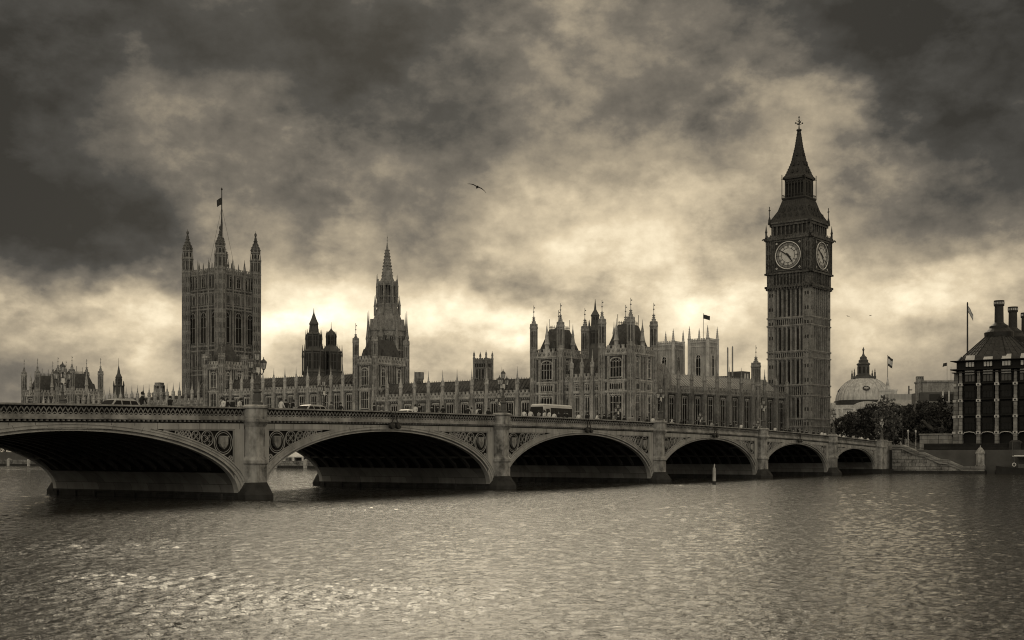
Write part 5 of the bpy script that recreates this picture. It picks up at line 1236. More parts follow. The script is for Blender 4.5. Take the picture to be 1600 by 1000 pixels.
# ------------------------------------------------------------------ river stairs, embankment, statue
def stairs():
    th = thing('river_stairs', 'stone block wall with a stepped raking coping descending to the landing beside the bridge', 'river stairs', (0, 0, 0))
    prof = [(-1.2, 6.0), (-3.3, 6.0), (-6.8, 4.45), (-7.9, 4.35), (-11.1, 2.95), (-12.6, 2.85), (-15.6, 1.5), (-20.0, 1.5)]
    b = MB(); poly = [(-1.2, -3.3)] + [(max(-20, min(y, -1.2)), z - .75) for y, z in prof] + [(-20.0, -3.3)]
    b.extr(poly, -.6, 1.5); b.v = [(y, x, z) for x, y, z in b.v]; b.build('wall', 'wall_stone', th)
    c = MB(); cp = [(y, z) for y, z in prof] + [(y, z - .45) for y, z in prof[::-1]]
    c.extr(cp, -.75, 1.6); cp = [(y, z - .45) for y, z in prof] + [(y, z - .72) for y, z in prof[::-1]]; c.extr(cp, -.62, 1.4); cp = [(y, z - .72) for y, z in prof] + [(y, z - .95) for y, z in prof[::-1]]; c.extr(cp, -.85, 1.4)
    c.v = [(y, x, z) for x, y, z in c.v]; c.build('coping', 'sandstone', th)
    w = MB(); w.box(-.95, 1.5, -20.2, 0, -3.3, .55); w.build('wet_footing', 'granite_wet', th)
    s = MB()
    for i in range(24): y = -3.6 - i * .52; s.box(1.6, 4.5, y - .55, y, -1, 5.4 - i*.2)
    s.build('steps', 'paving', th)
    r = MB()
    for y0, y1, z0, z1 in ((-3.4, -9, 6.3, 4.5), (-9, -16, 4.5, 2.2)): r.bar((2.2, y0, z0), (2.2, y1, z1), .1)
    r.build('handrail', 'iron_dark', th)
    t = thing('stone_post', 'octagonal domed stone post standing on the end of the river stairs', 'gate post', (.2, -19.0, 1.5)); p = MB()
    p.lathe([(.95, 0), (.95, .25), (.84, .35), (.84, 2.5), (.98, 2.6), (.98, 2.8), (.86, 3.0), (.5, 3.6), (.12, 3.95), (.1, 4.1), (.03, 4.3)], 8); p.build('post_shaft', 'granite', t); q = MB(); q.box(-.97, -.86, -.3, .3, .8, 2.0); q.build('panel', 'granite', t)
stairs()
def embankment():
    th = thing('embankment_wall', 'dark granite embankment wall with a parapet in front of the office building', 'embankment wall', (0, 0, 0))
    b = MB(); b.box(6.2, 8, -300, -6, -3.3, 5.0); b.box(5.9, 6.9, -300, -6, 5.0, 5.3); b.box(6.1, 6.8, -300, -6, 5.3, 6.0); b.box(5.95, 6.95, -300, -6, 6.0, 6.25); b.build('wall', 'embank_dark', th)
    for k, y in enumerate((-24.6, -44, -64)):
        p = MB(); p.box(5.3, 7.2, -1.1, 1.1, -3, 6.5); p.frus((5.3, 7.2, -1.1, 1.1), 6.5, (5.8, 6.7, -.6, .6), 6.9); put('wall_pier', cached('ep', lambda: p.mesh('wall_pier', 'granite_wet')), th, T(0, y, 0))
    pl = thing('statue', 'dark bronze war chariot with rearing horses on a tall pale stone plinth below the trees', 'statue', (13.2, -6.6, 4.6))
    b = MB(); b.box(-1.6, 1.6, -3.0, 3.0, 0, 3.6); b.box(-1.75, 1.75, -3.15, 3.15, 3.6, 3.9); b.box(-1.9, 1.9, -3.3, 3.3, -.4, .5); b.box(-1.66, 1.66, -1.05, -.98, .5, 3.6, 1); b.box(-1.66, 1.66, 1.2, 1.25, .5, 3.6, 1); b.build('plinth', ['sandstone', 'granite_wet'], pl)
    for k, x in enumerate((-.75, .45)):
        h = MB(); h.lathe([(.1, -.9), (.42, -.7), (.48, 0), (.42, .6), (.22, .95)], 10, sx=.8); h.v = [(x + vx, 1.4 - vz * .75, 5.35 + vz * .62 + vy * .9) if False else (x + vx, 1.2 + vz * .85, 5.3 + vy + vz * .55) for vx, vy, vz in h.v]
        h.tube([(x, 1.9, 5.7), (x, 2.25, 6.3), (x, 2.5, 6.75)], [.32, .24, .18], 8); h.tube([(x, 2.4, 6.8), (x, 2.75, 6.7), (x, 3.05, 6.45)], [.2, .15, .1], 7)
        for s_ in (-.18, .18):
            h.tube([(x + s_, 1.8, 5.5), (x + s_, 2.5, 5.5 + s_), (x + s_, 2.6, 5.0 + s_)], [.16, .1, .08], 6); h.tube([(x + s_, .5, 5.0), (x + s_, .2, 4.5), (x + s_, .45, 3.9)], [.24, .12, .09], 6)
        h.tube([(x, .35, 5.1), (x, .0, 4.9), (x, -.1, 4.3)], [.1, .08, .03], 5); h.build('horse', 'bronze', pl)
    c = MB(); c.box(-.9, .9, -2.2, -.8, 4.5, 4.7); c.extr([(-2.2, 4.6), (-.8, 4.6), (-.7, 5.4), (-1.9, 5.1)], -.9, -.8); c.extr([(-2.2, 4.6), (-.8, 4.6), (-.7, 5.4), (-1.9, 5.1)], .8, .9)
    m_ = len(c.v) - 16; c.v[m_:] = [(y, x, z) for x, y, z in c.v[m_:]]
    c.bar((0, -.8, 4.6), (0, 1.6, 4.9), .12); c.build('chariot', 'bronze', pl)
    for s_ in (-1.05, 1.05):
        w = MB(); w.tube([(s_, -1.5 + .62*math.cos(t), 4.55 + .62*math.sin(t)) for t in [2*PI*k/16 for k in range(16)]], .07, 5, 0, True)
        for k in range(4): t = k*PI/4; w.bar((s_, -1.5 + .6*math.cos(t), 4.55 + .6*math.sin(t)), (s_, -1.5 - .6*math.cos(t), 4.55 - .6*math.sin(t)), .06)
        w.build('chariot_wheel', 'bronze', pl)
    f = MB(); f.lathe([(.42, 4.7), (.36, 5.2), (.22, 5.75), (.3, 6.15), (.13, 6.4), (.1, 6.5), (.17, 6.65), (.16, 6.8), (.05, 6.95)], 10, 0, -1.4); f.tube([(-.25, -1.4, 6.2), (-.6, -1.2, 6.6), (-.7, -1.0, 7.1)], [.09, .07, .05], 6); f.tube([(.25, -1.4, 6.2), (.6, -1.1, 6.5), (.85, -.9, 6.8)], [.09, .07, .05], 6); f.bar((-.7, -1.0, 6.3), (-.75, -.95, 8.0), .05); f.build('charioteer', 'bronze', pl)
embankment()

# ------------------------------------------------------------------ trees
def tree(px, Z, zb, ht, rad, label, seed, leaf='leaf', n=7500, group='trees between the bridge and the street', squash=.8):
    rs = np.random.RandomState(seed); p = at(px, 710, Z); th = thing('plane_tree', label, 'tree', (p.x, p.y, zb), seed * 37 % 360, group)
    t = MB(); tips = []
    t.tube([(0, 0, -.3), (.05, 0, ht*.15), (.1, .05, ht*.34)], [ht*.034, ht*.025, ht*.021], 8)
    for k in range(9):
        a = k * 2.4 + rs.uniform(-.3, .3); e = rs.uniform(.35, 1.1); L_ = rad * rs.uniform(.6, .95); z0 = ht * rs.uniform(.22, .40)
        q = [Vector((.05, 0, z0)), Vector((math.cos(a)*L_*.45*math.cos(e), math.sin(a)*L_*.45*math.cos(e), z0 + L_*.4*math.sin(e) + ht*.08)), Vector((math.cos(a)*L_*math.cos(e*.7), math.sin(a)*L_*math.cos(e*.7), z0 + L_*.75*math.sin(e) + ht*.14))]
        t.tube(q, [ht*.013, ht*.009, ht*.003], 5); tips += [q[1], q[2]]
        for j in range(3):
            s_ = q[1].lerp(q[2], rs.uniform(.1, .9)); e2 = s_ + Vector((rs.uniform(-1, 1), rs.uniform(-1, 1), rs.uniform(.1, 1))) * rad * .3; t.tube([s_, e2], [ht*.005, ht*.0015], 4); tips.append(e2)
    t.build('trunk', 'bark', th)
    # leaf clumps: small quads scattered round many clump centres
    cl = [(v.x, v.y, v.z) for v in tips]
    while len(cl) < 150:
        d = rs.normal(size=3); d /= np.linalg.norm(d); r = rs.uniform(.55, 1.0) ** .6
        cl.append((d[0]*rad*r, d[1]*rad*r, ht*.56 + d[2]*ht*.42*r))
    cl = np.array(cl); cr = rs.uniform(.08, .19, len(cl)) * rad; w = cr ** 2; w /= w.sum()
    ci = rs.choice(len(cl), n, p=w); d = rs.normal(size=(n, 3)); d /= np.linalg.norm(d, axis=1)[:, None]
    ctr = cl[ci] + d * (cr[ci] * rs.uniform(.35, 1.0, n))[:, None]; ctr = ctr[ctr[:, 2] > ht*.12]; n = len(ctr)
    u = rs.normal(size=(n, 3)); u /= np.linalg.norm(u, axis=1)[:, None]; v = np.cross(u, rs.normal(size=(n, 3))); v /= np.linalg.norm(v, axis=1)[:, None]
    s = rs.uniform(.17, .38, n)[:, None] * (ht / 13); a = u * s; b = v * s * .7
    co = np.stack([ctr - a, ctr + b, ctr + a, ctr - b], 1).reshape(-1, 3); f = np.arange(4*n).reshape(-1, 4)
    me = bpy.data.meshes.new('crown'); me.from_pydata(co.tolist(), [], f.tolist()); me.materials.append(MATS[leaf]); me.update(); put('crown', me, th)
tree(1330, 372, 4.9, 12.0, 6.5, 'dark rounded tree right beside the foot of the clock tower', 1)
tree(1362, 352, 4.9, 13.6, 6.5, 'dark tree standing in front of the middle of the dome', 2)
tree(1386, 300, 4.9, 14.0, 3.6, 'sparse tree with pale leaves behind the lamp at the bridge end', 3, leaf='leaf_pale', n=1500)
tree(1412, 335, 4.9, 13.0, 6.5, 'dark tree just right of the pale leafed one', 4)
tree(1440, 318, 4.9, 13.6, 6.2, 'dark tree directly behind the chariot statue', 5)
tree(1472, 312, 4.9, 14.0, 6.0, 'dark tree touching the corner of the office building', 6)
tree(1388, 400, 4.9, 16.0, 7.0, 'taller dark tree in the rear row below the gable tower', 8)
tree(1452, 385, 4.9, 15.5, 7.0, 'dark tree in the rear row below the castellated chimney', 9)
for k_, (px_, z_, la_) in enumerate(((-30, 520, 'far riverside tree seen under the left arch, at the photo edge'), (8, 540, 'far riverside tree seen under the left arch, second from the edge'), (48, 560, 'far riverside tree seen under the left arch, nearest the pier'))):
    tree(px_, z_, 2, 13, 9, la_, 20 + k_, n=2500, group='far riverside trees')
def kiosk():
    p = at(1419, 710, 268); th = thing('street_light', 'slim pale street light post at the head of the river stairs', 'street light', (p.x, p.y, 4.9), 0, 'pale posts near the statue')
    b = MB(); b.lathe([(.2, 0), (.16, .4), (.1, .6), (.08, 3.6), (.14, 3.7)], 8); b.build('post', 'stone_palace', th); g = MB(); g.lathe([(.08, 3.7), (.22, 4.1), (.2, 4.3), (.04, 4.5)], 8); g.build('lantern', 'lamp_glass', th)
    p = at(1431, 710, 270); dup(th, (p.x, p.y, 4.9), 0, 'slim pale street light post nearest the statue plinth')
    for x, lab in ((1410, 'tall thin black lamp column before the pale leafed tree'), (1396, 'tall thin black lamp column left of its twin by the trees')):
        p = at(x, 710, 285); th = thing('lamp_column', lab, 'lamp column', (p.x, p.y, 4.9), 0, 'black lamp columns'); b = MB(); b.lathe([(.14, 0), (.09, 1), (.06, 9)], 8); b.build('post', 'black', th); g = MB(); g.lathe([(.06, 9), (.3, 9.3), (.3, 9.9), (.05, 10.2)], 8); g.build('lantern', 'iron_dark', th)
kiosk()

# ------------------------------------------------------------------ landing stage and moored boat at the right
def boat():
    th = thing('river_boat', 'dark moored river boat with a flat white canopy and a thin mast', 'boat', (-1.5, -30.5, 0), 90)
    h = MB(); secs = []; vs = []; fs = []
    for i in range(13):
        x = -8 + 16*i/12; t = abs(x)/8; w = 2.2 * (1 - t**3 * (.75 if x > 0 else .35)); sh = 1.15 + .5*max(0, x/8)**2
        vs += [(x, -w, sh), (x, -w*.8, -.4), (x, w*.8, -.4), (x, w, sh)]
    for i in range(12): fs += [(4*i+k, 4*i+4+k, 4*i+5+k, 4*i+1+k) for k in range(3)] + [(4*i, 4*i+3, 4*i+7, 4*i+4)]
    fs += [(0, 1, 2, 3), (51, 50, 49, 48)]; h.add(vs, fs); h.build('hull', 'iron_dark', th)
    c = MB(); c.box(-5.5, 4.6, -1.9, 1.9, 3.55, 3.68); c.box(-5.2, 4.3, -1.7, 1.7, 3.68, 3.78); c.box(1, 2.4, -.6, .6, 3.78, 4.05); c.box(-3, -2.2, -.5, .5, 3.78, 4.0); c.build('canopy', 'white_paint', th)
    for x in (-5.2, -2, 1.2, 4.2):
        for y in (-1.8, 1.8): p = MB(); p.bar((0, 0, 1.1), (0, 0, 3.55), .1); put('canopy_post', cached('bp', lambda: p.mesh('canopy_post', 'iron_mid')), th, T(x, y, 0))
    k = MB(); k.box(-4.6, 3.6, -1.5, 1.5, 1.15, 2.0); k.build('cabin', 'iron_mid', th); w = MB(); w.box(-2.5, -1.6, 1.5, 1.56, 1.3, 1.75); w.box(1.6, 2.1, 1.5, 1.56, 1.35, 1.9); w.build('notice_board', 'white_paint', th)
    m = MB(); m.lathe([(.07, 1.1), (.05, 6.4), (.09, 6.5)], 8, 4.7, 1.2); m.build('mast', 'iron_mid', th)
    l = MB(); l.tube([(4.2 + .32*math.cos(t), 2.0, 1.9 + .32*math.sin(t)) for t in [2*PI*q/14 for q in range(14)]], .08, 6, 0, True); l.build('lifebuoy', 'white_paint', th)
    t2 = thing('landing_stage', 'dark floating landing stage with a small white ticket box beside the moored boat', 'landing stage', (2.0, -26.5, 0)); b = MB(); b.box(-2.6, 3.5, -9, 4.5, -.6, .75); b.box(-2.8, -2.6, -9, 4.5, .2, .6); b.build('pontoon', 'granite_wet', t2)
    q = MB(); q.box(-.6, .9, 2.2, 3.7, .75, 2.75); q.frus((-.8, 1.1, 2.0, 3.9), 2.75, (-.4, .7, 2.4, 3.5), 3.05); q.build('ticket_box', 'canvas_white', t2); r = MB()
    for y in range(-9, 5, 2): r.bar((-2.4, y + .2, .75), (-2.4, y + .2, 1.8), .06)
    r.bar((-2.4, -9, 1.8), (-2.4, 4.4, 1.8), .06); r.bar((-2.4, -9, 1.3), (-2.4, 4.4, 1.3), .04); r.build('railing', 'iron_mid', t2)
boat()
def river_post():
    p = at(1116, 710, 159.7); th = thing('river_pile', 'pale weathered navigation pile with short arms standing in the river before the bridge', 'navigation post', (p.x, p.y, 0), 20)
    b = MB(); b.lathe([(.23, -3.3), (.22, 1.2), (.19, 2.15), (.15, 2.2)], 9); b.build('pile', 'weed_pile', th)
    a = MB(); a.bar((-.05, 0, 1.95), (.42, 0, 2.55), .13); a.bar((.4, 0, 1.7), (.22, 0, 2.45), .11); a.bar((-.28, 0, 2.25), (.1, 0, 2.05), .1); a.bar((-.22, 0, 2.2), (-.16, 0, 2.5), .1); a.bar((.42, 0, 2.5), (.46, 0, 2.68), .1); a.build('marker_arm', 'weed_pile', th)
    w = MB(); w.lathe([(.26, -3), (.26, .35), (.235, .45)], 9); w.build('weed_band', 'granite_wet', th)
river_post()

# ------------------------------------------------------------------ traffic
def xat(px, Y):
    k = (px - 800) / 1900; w = Y + 79; return -260 + w * (math.cos(PHI) + k * math.sin(PHI)) / (math.sin(PHI) - k * math.cos(PHI))
def wheels(th, xs, hw, r):
    q = MB(); q.M = Matrix.Rotation(R(90), 4, 'X'); q.lathe([(r*.55, -.1), (r, -.09), (r, .09), (r*.55, .1)], 16); tm = q.mesh('tyre', 'rubber'); m = MB(); m.M = Matrix.Rotation(R(90), 4, 'X'); m.lathe([(.02, -.11), (r*.55, -.105), (r*.55, .105), (.02, .11)], 12); rm = m.mesh('rim', 'grey_paint')
    for x in xs:
        for s_ in (-1, 1): t = put('wheel', tm, th, T(x, s_*hw, r)); put('rim', rm, t)
def bus():
    Y = 6.8; x = xat(861, Y); th = thing('bus', 'small single deck bus with white roof and lower panels and dark windscreen', 'bus', (x, Y, Ht(x) - 1.02), 180)
    # local +x is the front of the bus (after the half turn it points east)
    L, w, h = 3.75, 1.18, 3.05
    b = MB(); sec = [(-w, .35), (-w, 1.5), (-w*.97, 2.55), (-w*.82, 2.9), (w*.82, 2.9), (w*.97, 2.55), (w, 1.5), (w, .35)]
    vs = []; n = len(sec); st = [(-L, .94, .05), (-L+.25, 1, 0), (L-.6, 1, 0), (L-.12, .97, .0), (L, .9, .1)]
    for x_, k, dz in st: vs += [(x_ - (.28 if z > 2 and x_ > L-.7 else 0), y*k, z - (dz if z > 2 else -dz)) for y, z in sec]
    fs = [(i*n+k, i*n+(k+1) % n, (i+1)*n+(k+1) % n, (i+1)*n+k) for i in range(len(st)-1) for k in range(n)] + [tuple(range(n-1, -1, -1)), tuple(range((len(st)-1)*n, len(st)*n))]
    b.add(vs, fs); b.build('body', 'car_paint', th)
    r = MB(); r.frus((-L+.1, L-.35, -w*.86, w*.86), 2.86, (-L+.3, L-.6, -w*.7, w*.7), h); r.build('roof', 'white_paint', th)
    s = MB()
    for sy in (-1, 1): s.box(-L+.15, L-1.25, sy*w - .02, sy*w + .02, .42, 1.28)
    s.build('lower_panel', 'white_paint', th)
    for sy in (-1, 1):
        for i in range(5):
            q = MB(); x0 = -L + .3 + i*1.08; q.extr([(x0, 1.42), (x0+1.03, 1.42), (x0+1.03, 2.56), (x0, 2.56)], sy*w*.985 - .03, sy*w*.985 + .03); q.build('window', 'car_glass', th)
        d = MB(); d.box(L-1.5, L-.75, sy*w - .03, sy*w + .03, .5, 2.4); d.build('door', 'car_glass', th)
    ws = MB(); ws.add([(L+.03, -w*.86, 1.42), (L+.03, w*.86, 1.42), (L-.24, w*.80, 2.66), (L-.24, -w*.80, 2.66), (L-.2, -w*.86, 1.42), (L-.2, w*.86, 1.42), (L-.45, w*.80, 2.66), (L-.45, -w*.80, 2.66)], [(0, 1, 2, 3), (7, 6, 5, 4), (0, 4, 5, 1), (1, 5, 6, 2), (2, 6, 7, 3), (3, 7, 4, 0)]); ws.build('windscreen', 'car_glass', th)
    for sy in (-1, 1):
        l = MB(); l.M = Matrix.Translation((L-.02, sy*.8, .85)) @ Matrix.Rotation(R(90), 4, 'Y'); l.lathe([(.16, -.1), (.17, .04), (.1, .09)], 12); l.M = None; l.build('headlight', 'gilt', th)
        m = MB(); m.bar((L-.3, sy*w*.9, 2.3), (L+.15, sy*(w+.2), 2.2), .05); m.box(L+.08, L+.16, sy*(w+.2)-.1, sy*(w+.2)+.1, 1.75, 2.2); m.build('mirror', 'rubber', th)
    bp = MB(); bp.box(L-.2, L+.1, -w*.9, w*.9, .3, .6); bp.build('bumper', 'iron_mid', th)
    wheels(th, (-2.2, 2.1), 1.05, .46)
bus()
def car(px, Y, label, paint, h=1.75, L=4.5, first={}, group='cars crossing the bridge', rz=180):
    x = xat(px, Y); th = thing('car', label, 'car', (x, Y, Ht(x) - 1.02), rz, group); a = L/2; w = .88
    b = MB(); prof = [(-a, .35), (a, .35), (a+.05, .62), (a-.05, .88), (a-1.15, 1.03), (a-1.75, 1.05), (-a+.35, 1.05), (-a, .9)]
    b.extr(prof, -w, w); b.build('body', paint, th)
    c = MB(); lo = [(-a+.25, 1.04), (a-1.2, 1.04)]; vs = []
    pts = [(a-1.15, 1.03, .84), (a-1.75, h-.12, .68), (a-2.1, h, .62), (-a+.9, h, .62), (-a+.45, h-.2, .68), (-a+.15, 1.03, .84)]
    for x_, z, y in pts: vs += [(x_, -y, z), (x_, y, z)]
    n = len(pts); fs = [(2*i, 2*i+1, 2*i+3, 2*i+2) for i in range(n-1)] + [tuple(2*i for i in range(n-1, -1, -1)), tuple(2*i+1 for i in range(n)), (2*n-2, 2*n-1, 1, 0)]
    c.add(vs, fs); c.build('cabin', paint, th)
    ws = MB(); ws.add([(a-1.19, -.76, 1.1), (a-1.19, .76, 1.1), (a-1.7, .62, h-.16), (a-1.7, -.62, h-.16)], [(0, 1, 2, 3)]); ws.v = [(x_ + .03, y, z + .02) for x_, y, z in ws.v]; ws.build('windscreen', 'car_glass', th)
    rw = MB(); rw.add([(-a+.13, -.74, 1.1), (-a+.13, .74, 1.1), (-a+.42, .62, h-.24), (-a+.42, -.62, h-.24)], [(3, 2, 1, 0)]); rw.v = [(x_ - .03, y, z) for x_, y, z in rw.v]; rw.build('rear_window', 'car_glass', th)
    for s_ in (-1, 1):
        for x0, x1, x2, x3 in ((a-1.35, a-1.82, a-2.3, a-2.3), (a-2.4, a-2.4, -a+1.3, -a+1.3), (-a+1.2, -a+1.2, -a+.62, -a+.35)):
            q = MB(); y0, y1 = .845*s_, .705*s_; q.add([(x0, y0, 1.1), (x1, y1, h-.17), (x2, y1, h-.17), (x3, y0, 1.1)], [(0, 1, 2, 3)] if s_ > 0 else [(3, 2, 1, 0)]); q.build('side_window', 'car_glass', th)
        l = MB(); l.lathe([(.13, -.04), (.15, 0), (.08, .05)], 10); l.v = [(a + .0 + z, s_*.62 + x_, .75 + y) for x_, y, z in l.v]; l.build('headlight', 'gilt', th)
    for z in (.42,): bp = MB(); bp.box(a-.1, a+.14, -w, w, .35, .55); bp.box(-a-.1, -a+.1, -w, w, .35, .55); bp.build('bumper', 'rubber', th)
    wheels(th, (-a+.8, a-.85), .82, .32)
    return th
car(180, 6.3, 'pale taxi with a rounded roof between the far left pavilion and the first walker', 'car_paint')
car(481, 6.6, 'white roofed car just right of the three people at the nearest pier', 'car_paint', 1.72)
car(634, 6.8, 'white car below the spire, left of the pair of hung lights', 'white_paint', 1.6, 4.3)

# ------------------------------------------------------------------ people on the near footway
def figure(pose):
    """one continuous skinned body: hips, trunk, neck, head, arms with mitten-to-finger hands, legs mid-stride"""
    lean, st, arm = pose
    V = []; E = []; Rr = []
    def vtx(p, r, par=None):
        V.append(p); Rr.append(r); i = len(V) - 1
        if par is not None: E.append((par, i))
        return i
    hip = vtx((0, 0, .95), (.16, .13)); wa = vtx((lean*.15, 0, 1.12), (.15, .11), hip); ch = vtx((lean*.35, 0, 1.34), (.19, .13), wa); nk = vtx((lean*.5, 0, 1.50), (.07, .07), ch)
    hb = vtx((lean*.55 + .01, 0, 1.58), (.085, .09), nk); vtx((lean*.58 + .02, 0, 1.68), (.088, .10), hb)
    for s in (-1, 1):
        hp = vtx((0, s*.10, .88), (.10, .10), hip); kn = vtx((st*s*.18 + .04, s*.10, .49), (.066, .066), hp); an = vtx((st*s*.30 - .03, s*.10, .09), (.045, .045), kn); vtx((st*s*.30 + .14, s*.11, .035), (.042, .03), an)
        sh = vtx((lean*.4, s*.20, 1.41), (.075, .075), ch); el = vtx((lean*.4 - st*s*.12 + .02, s*.25, 1.13), (.052, .052), sh)
        wr = vtx((lean*.4 - st*s*.16 + .12 + arm*.18, s*.22, .90 + arm*.22), (.036, .036), el); vtx((lean*.4 - st*s*.18 + .15 + arm*.27, s*.21, .82 + arm*.24), (.03, .042), wr)
    me = bpy.data.meshes.new('fig'); me.from_pydata(V, E, []); o = bpy.data.objects.new('fig', me); COL.objects.link(o)
    sk = o.modifiers.new('Skin', 'SKIN'); sk.use_smooth_shade = True
    lay = me.skin_vertices[0] if me.skin_vertices else None
    if lay is None:
        bm = bmesh.new(); bm.from_mesh(me); bm.verts.layers.skin.verify(); bm.to_mesh(me); bm.free(); lay = me.skin_vertices[0]
    for i, r in enumerate(Rr): lay.data[i].radius = r
    lay.data[0].use_root = True
    sb = o.modifiers.new('Sub', 'SUBSURF'); sb.levels = 1; sb.render_levels = 1
    bpy.context.view_layer.update(); dg = bpy.context.evaluated_depsgraph_get(); ev = bpy.data.meshes.new_from_object(o.evaluated_get(dg)); bpy.data.objects.remove(o); bpy.data.meshes.remove(me)
    ev.materials.clear()
    for m in ('trousers', 'coat_black', 'skin'): ev.materials.append(MATS[m])
    for p in ev.polygons:
        z = p.center.z; y = abs(p.center.y); hand = z < .93 + arm*.22 and y > .17 and z > .7
        p.material_index = 2 if (z > 1.505 or hand) else (0 if z < .80 else 1); p.use_smooth = True
    hx = lean*.58 + .02
    h = MB(); h.lathe([(.104, 1.60), (.118, 1.66), (.112, 1.74), (.075, 1.80), (.02, 1.822)], 12, hx - .025, 0, sm=True); hm = h.mesh('hair', 'hair')
    return ev, hm
POSES = [(0.05, 1.0, 0), (0.05, -1.0, .3), (.45, .25, .8), (0.0, .15, .4)]
FIG = [figure(p) for p in POSES]
SEGS = [(-1, 398, 'left of the nearest pier'), (398, 782, 'between the nearest pier and the next pier'), (782, 1028, 'between the bus pier and the pavilion pier'), (1028, 1190, 'between the pavilion pier and the clock tower lamp'),
        (1190, 1300, 'in front of the clock tower'), (1300, 1400, 'in front of the trees')]
TONE = {'k': ('coat_black', 'dark coated'), 'g': ('coat_grey', 'grey coated'), 't': ('coat_tan', 'tan coated'), 'w': ('coat_white', 'white jacketed')}
PEOPLE = [(222, 'k', 1.15), (266, 'k', 1.02), (343, 't', 1.05), (349, 'w', 1.0), (355, 'k', 1.0), (364, 'k', .98), (372, 'w', 1.0), (377, 'k', 1.05), (439, 'w', 1.06), (447, 'k', 1.04), (455, 'k', 1.0), (518, 'g', .98), (532, 'k', .98), (585, 'k', 1.), (591, 'g', .97),
 (649, 'w', 1.0), (655, 'k', 1.03), (675, 'k', 1.03), (681, 'k', 1.0), (692, 'k', 1.04), (731, 'k', 1.03), (737, 't', .98), (745, 'w', 1.05), (750, 'k', 1.), (763, 'k', 1.02), (788, 'k', 1.03), (794, 'k', 1.03),
 (819, 'w', 1.03), (829, 'w', 1.03), (842, 't', 1.0), (849, 'w', .97), (858, 'w', 1.05), (866, 'w', .98), (873, 'k', 1.02), (880, 'k', 1.04), (886, 'k', .99), (904, 'w', .99), (918, 'k', 1.08), (931, 'w', 1.), (937, 'g', 1.), (944, 'k', 1.),
 (952, 'k', 1.02), (957, 't', 1.06), (966, 'k', 1.), (975, 'k', 1.), (988, 't', .98), (997, 'k', 1.02), (1011, 'k', 1.0), (1020, 'w', 1.05), (1035, 'w', 1.08), (1048, 'w', 1.03), (1053, 'k', 1.0), (1064, 'k', 1.), (1074, 'g', 1.), (1084, 'k', 1.), (1100, 'k', 1.02), (1112, 't', 1.), (1120, 'k', 1.), (1129, 'k', .98), (1141, 'k', 1.), (1150, 'g', 1.), (1158, 'w', 1.04), (1176, 't', 1.03), (1181, 'k', 1.02), (1196, 'k', 1.),
 (1211, 'w', 1.), (1220, 'k', 1.02), (1227, 'k', 1.03), (1233, 'k', 1.02), (1240, 'g', 1.), (1246, 'k', 1.03), (1253, 'k', 1.), (1260, 'k', 1.), (1271, 'k', 1.), (1277, 'k', 1.), (1284, 'w', 1.02), (1289, 'w', 1.02),
 (1306, 'k', 1.02), (1311, 'w', 1.03), (1318, 'w', 1.), (1325, 'k', 1.), (1333, 't', 1.06), (1341, 'w', 1.), (1346, 'w', 1.), (1356, 'w', 1.02), (1366, 'k', 1.03)]
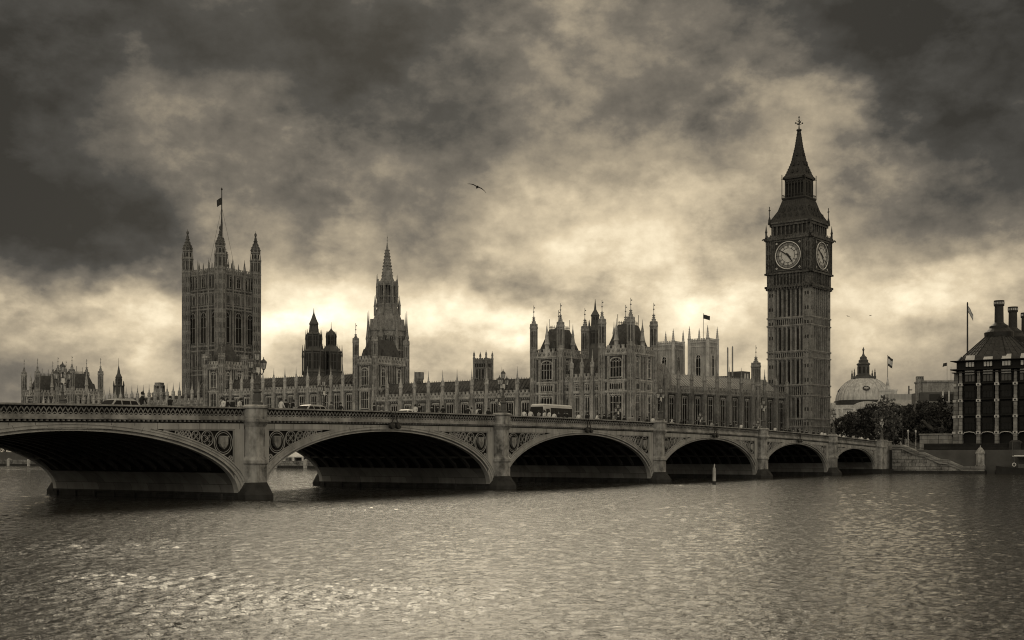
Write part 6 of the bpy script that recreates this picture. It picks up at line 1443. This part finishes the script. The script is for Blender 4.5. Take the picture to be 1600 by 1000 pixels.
def people():
    cnt = {}
    segn = {}
    for px, tn, sc in PEOPLE:
        sg = next(s for s in SEGS if s[0] <= px < s[1]); segn[(sg[2], tn)] = segn.get((sg[2], tn), 0) + 1
    O = ['first', 'second', 'third', 'fourth', 'fifth', 'sixth', 'seventh', 'eighth', 'ninth', 'tenth', 'eleventh', 'twelfth', 'thirteenth', 'fourteenth']
    for i, (px, tn, sc) in enumerate(PEOPLE):
        Y = 1.5 + (i * 7 % 5) * .32; x = xat(px, Y); k = i * 5 % 4; body, hair = FIG[k]
        sg = next(s for s in SEGS if s[0] <= px < s[1]); key = (sg[2], tn); cnt[key] = cnt.get(key, 0) + 1
        o = put('person', body); o.location = (x, Y, Ht(x) - .92); o.rotation_euler = (0, 0, R((0, 180, 270, 180)[i % 4] + (i * 31 % 40) - 20)); o.scale = (sc,) * 3
        o.material_slots[1].link = 'OBJECT'; o.material_slots[1].material = MATS[TONE[tn][0]]
        tot = segn[key]
        lab = '%s %s person from the left, %s' % (O[cnt[key]-1], TONE[tn][1], sg[2]) if tot > 1 else 'only %s person on the footway %s' % (TONE[tn][1], sg[2])
        if px == 222: lab = 'dark coated person standing tall behind the rail right of the taxi'
        if px == 266: lab = 'hunched dark figure leaning over the rail between taxi and flag tower'
        tag(o, lab, 'person', 'people on the bridge footway'); h = put('hair', hair, o)
people()

# ------------------------------------------------------------------ gulls
def gull(px, py, Z, span_, label, roll, yaw):
    p = at(px, py, Z); th = thing('bird', label, 'bird', p, 0, 'birds in the sky'); th.rotation_euler = (R(0), R(roll), R(yaw))
    k = span_ / 2; b = MB()
    b.lathe([(.012, -.26), (.035, -.2), (.055, -.05), (.06, .06), (.045, .15), (.032, .19), (.036, .23), (.022, .27), (.005, .31)], 10, sm=True); b.v = [(x * k/.6, z * k/.6, y * k/.6) for x, y, z in b.v]
    # wings and tail grow out of the body: one continuous outline with thickness
    def surf(st):
        vs = []; fs = []
        for (x, z, y0, y1) in st: vs += [(x*k, y0*k, z*k + .012), (x*k, y1*k, z*k + .004), (x*k, y1*k, z*k - .004), (x*k, y0*k, z*k - .012)]
        for i in range(len(st)-1):
            for j in range(4): fs.append((4*i+j, 4*i+(j+1) % 4, 4*i+4+(j+1) % 4, 4*i+4+j))
        fs += [(3, 2, 1, 0), tuple(range(4*len(st)-4, 4*len(st)))]; b.add(vs, fs, 0, False)
    for s_ in (-1, 1): surf([(0, .03, .14, -.14), (s_*.18, .07, .17, -.12), (s_*.42, .10, .20, -.06), (s_*.62, .05, .13, -.05), (s_*.82, -.03, .02, -.08), (s_*1.0, -.14, -.10, -.13)])
    surf([(-.10, 0, -.42, -.56), (0, .01, -.30, -.58), (.10, 0, -.42, -.56)])
    b.build('body', 'gull', th)
gull(745.5, 292.5, 75, 1.26, 'dark gull gliding across the middle of the sky', 24, -48)
gull(1325, 494, 260, 1.2, 'tiny distant gull right of the clock tower, the left one of two', 15, -30)
gull(1360, 493, 270, 1.1, 'tiny distant gull right of the clock tower, the right one of two', -12, -20)
for m in list(bpy.data.meshes):
    if m.users == 0: bpy.data.meshes.remove(m)
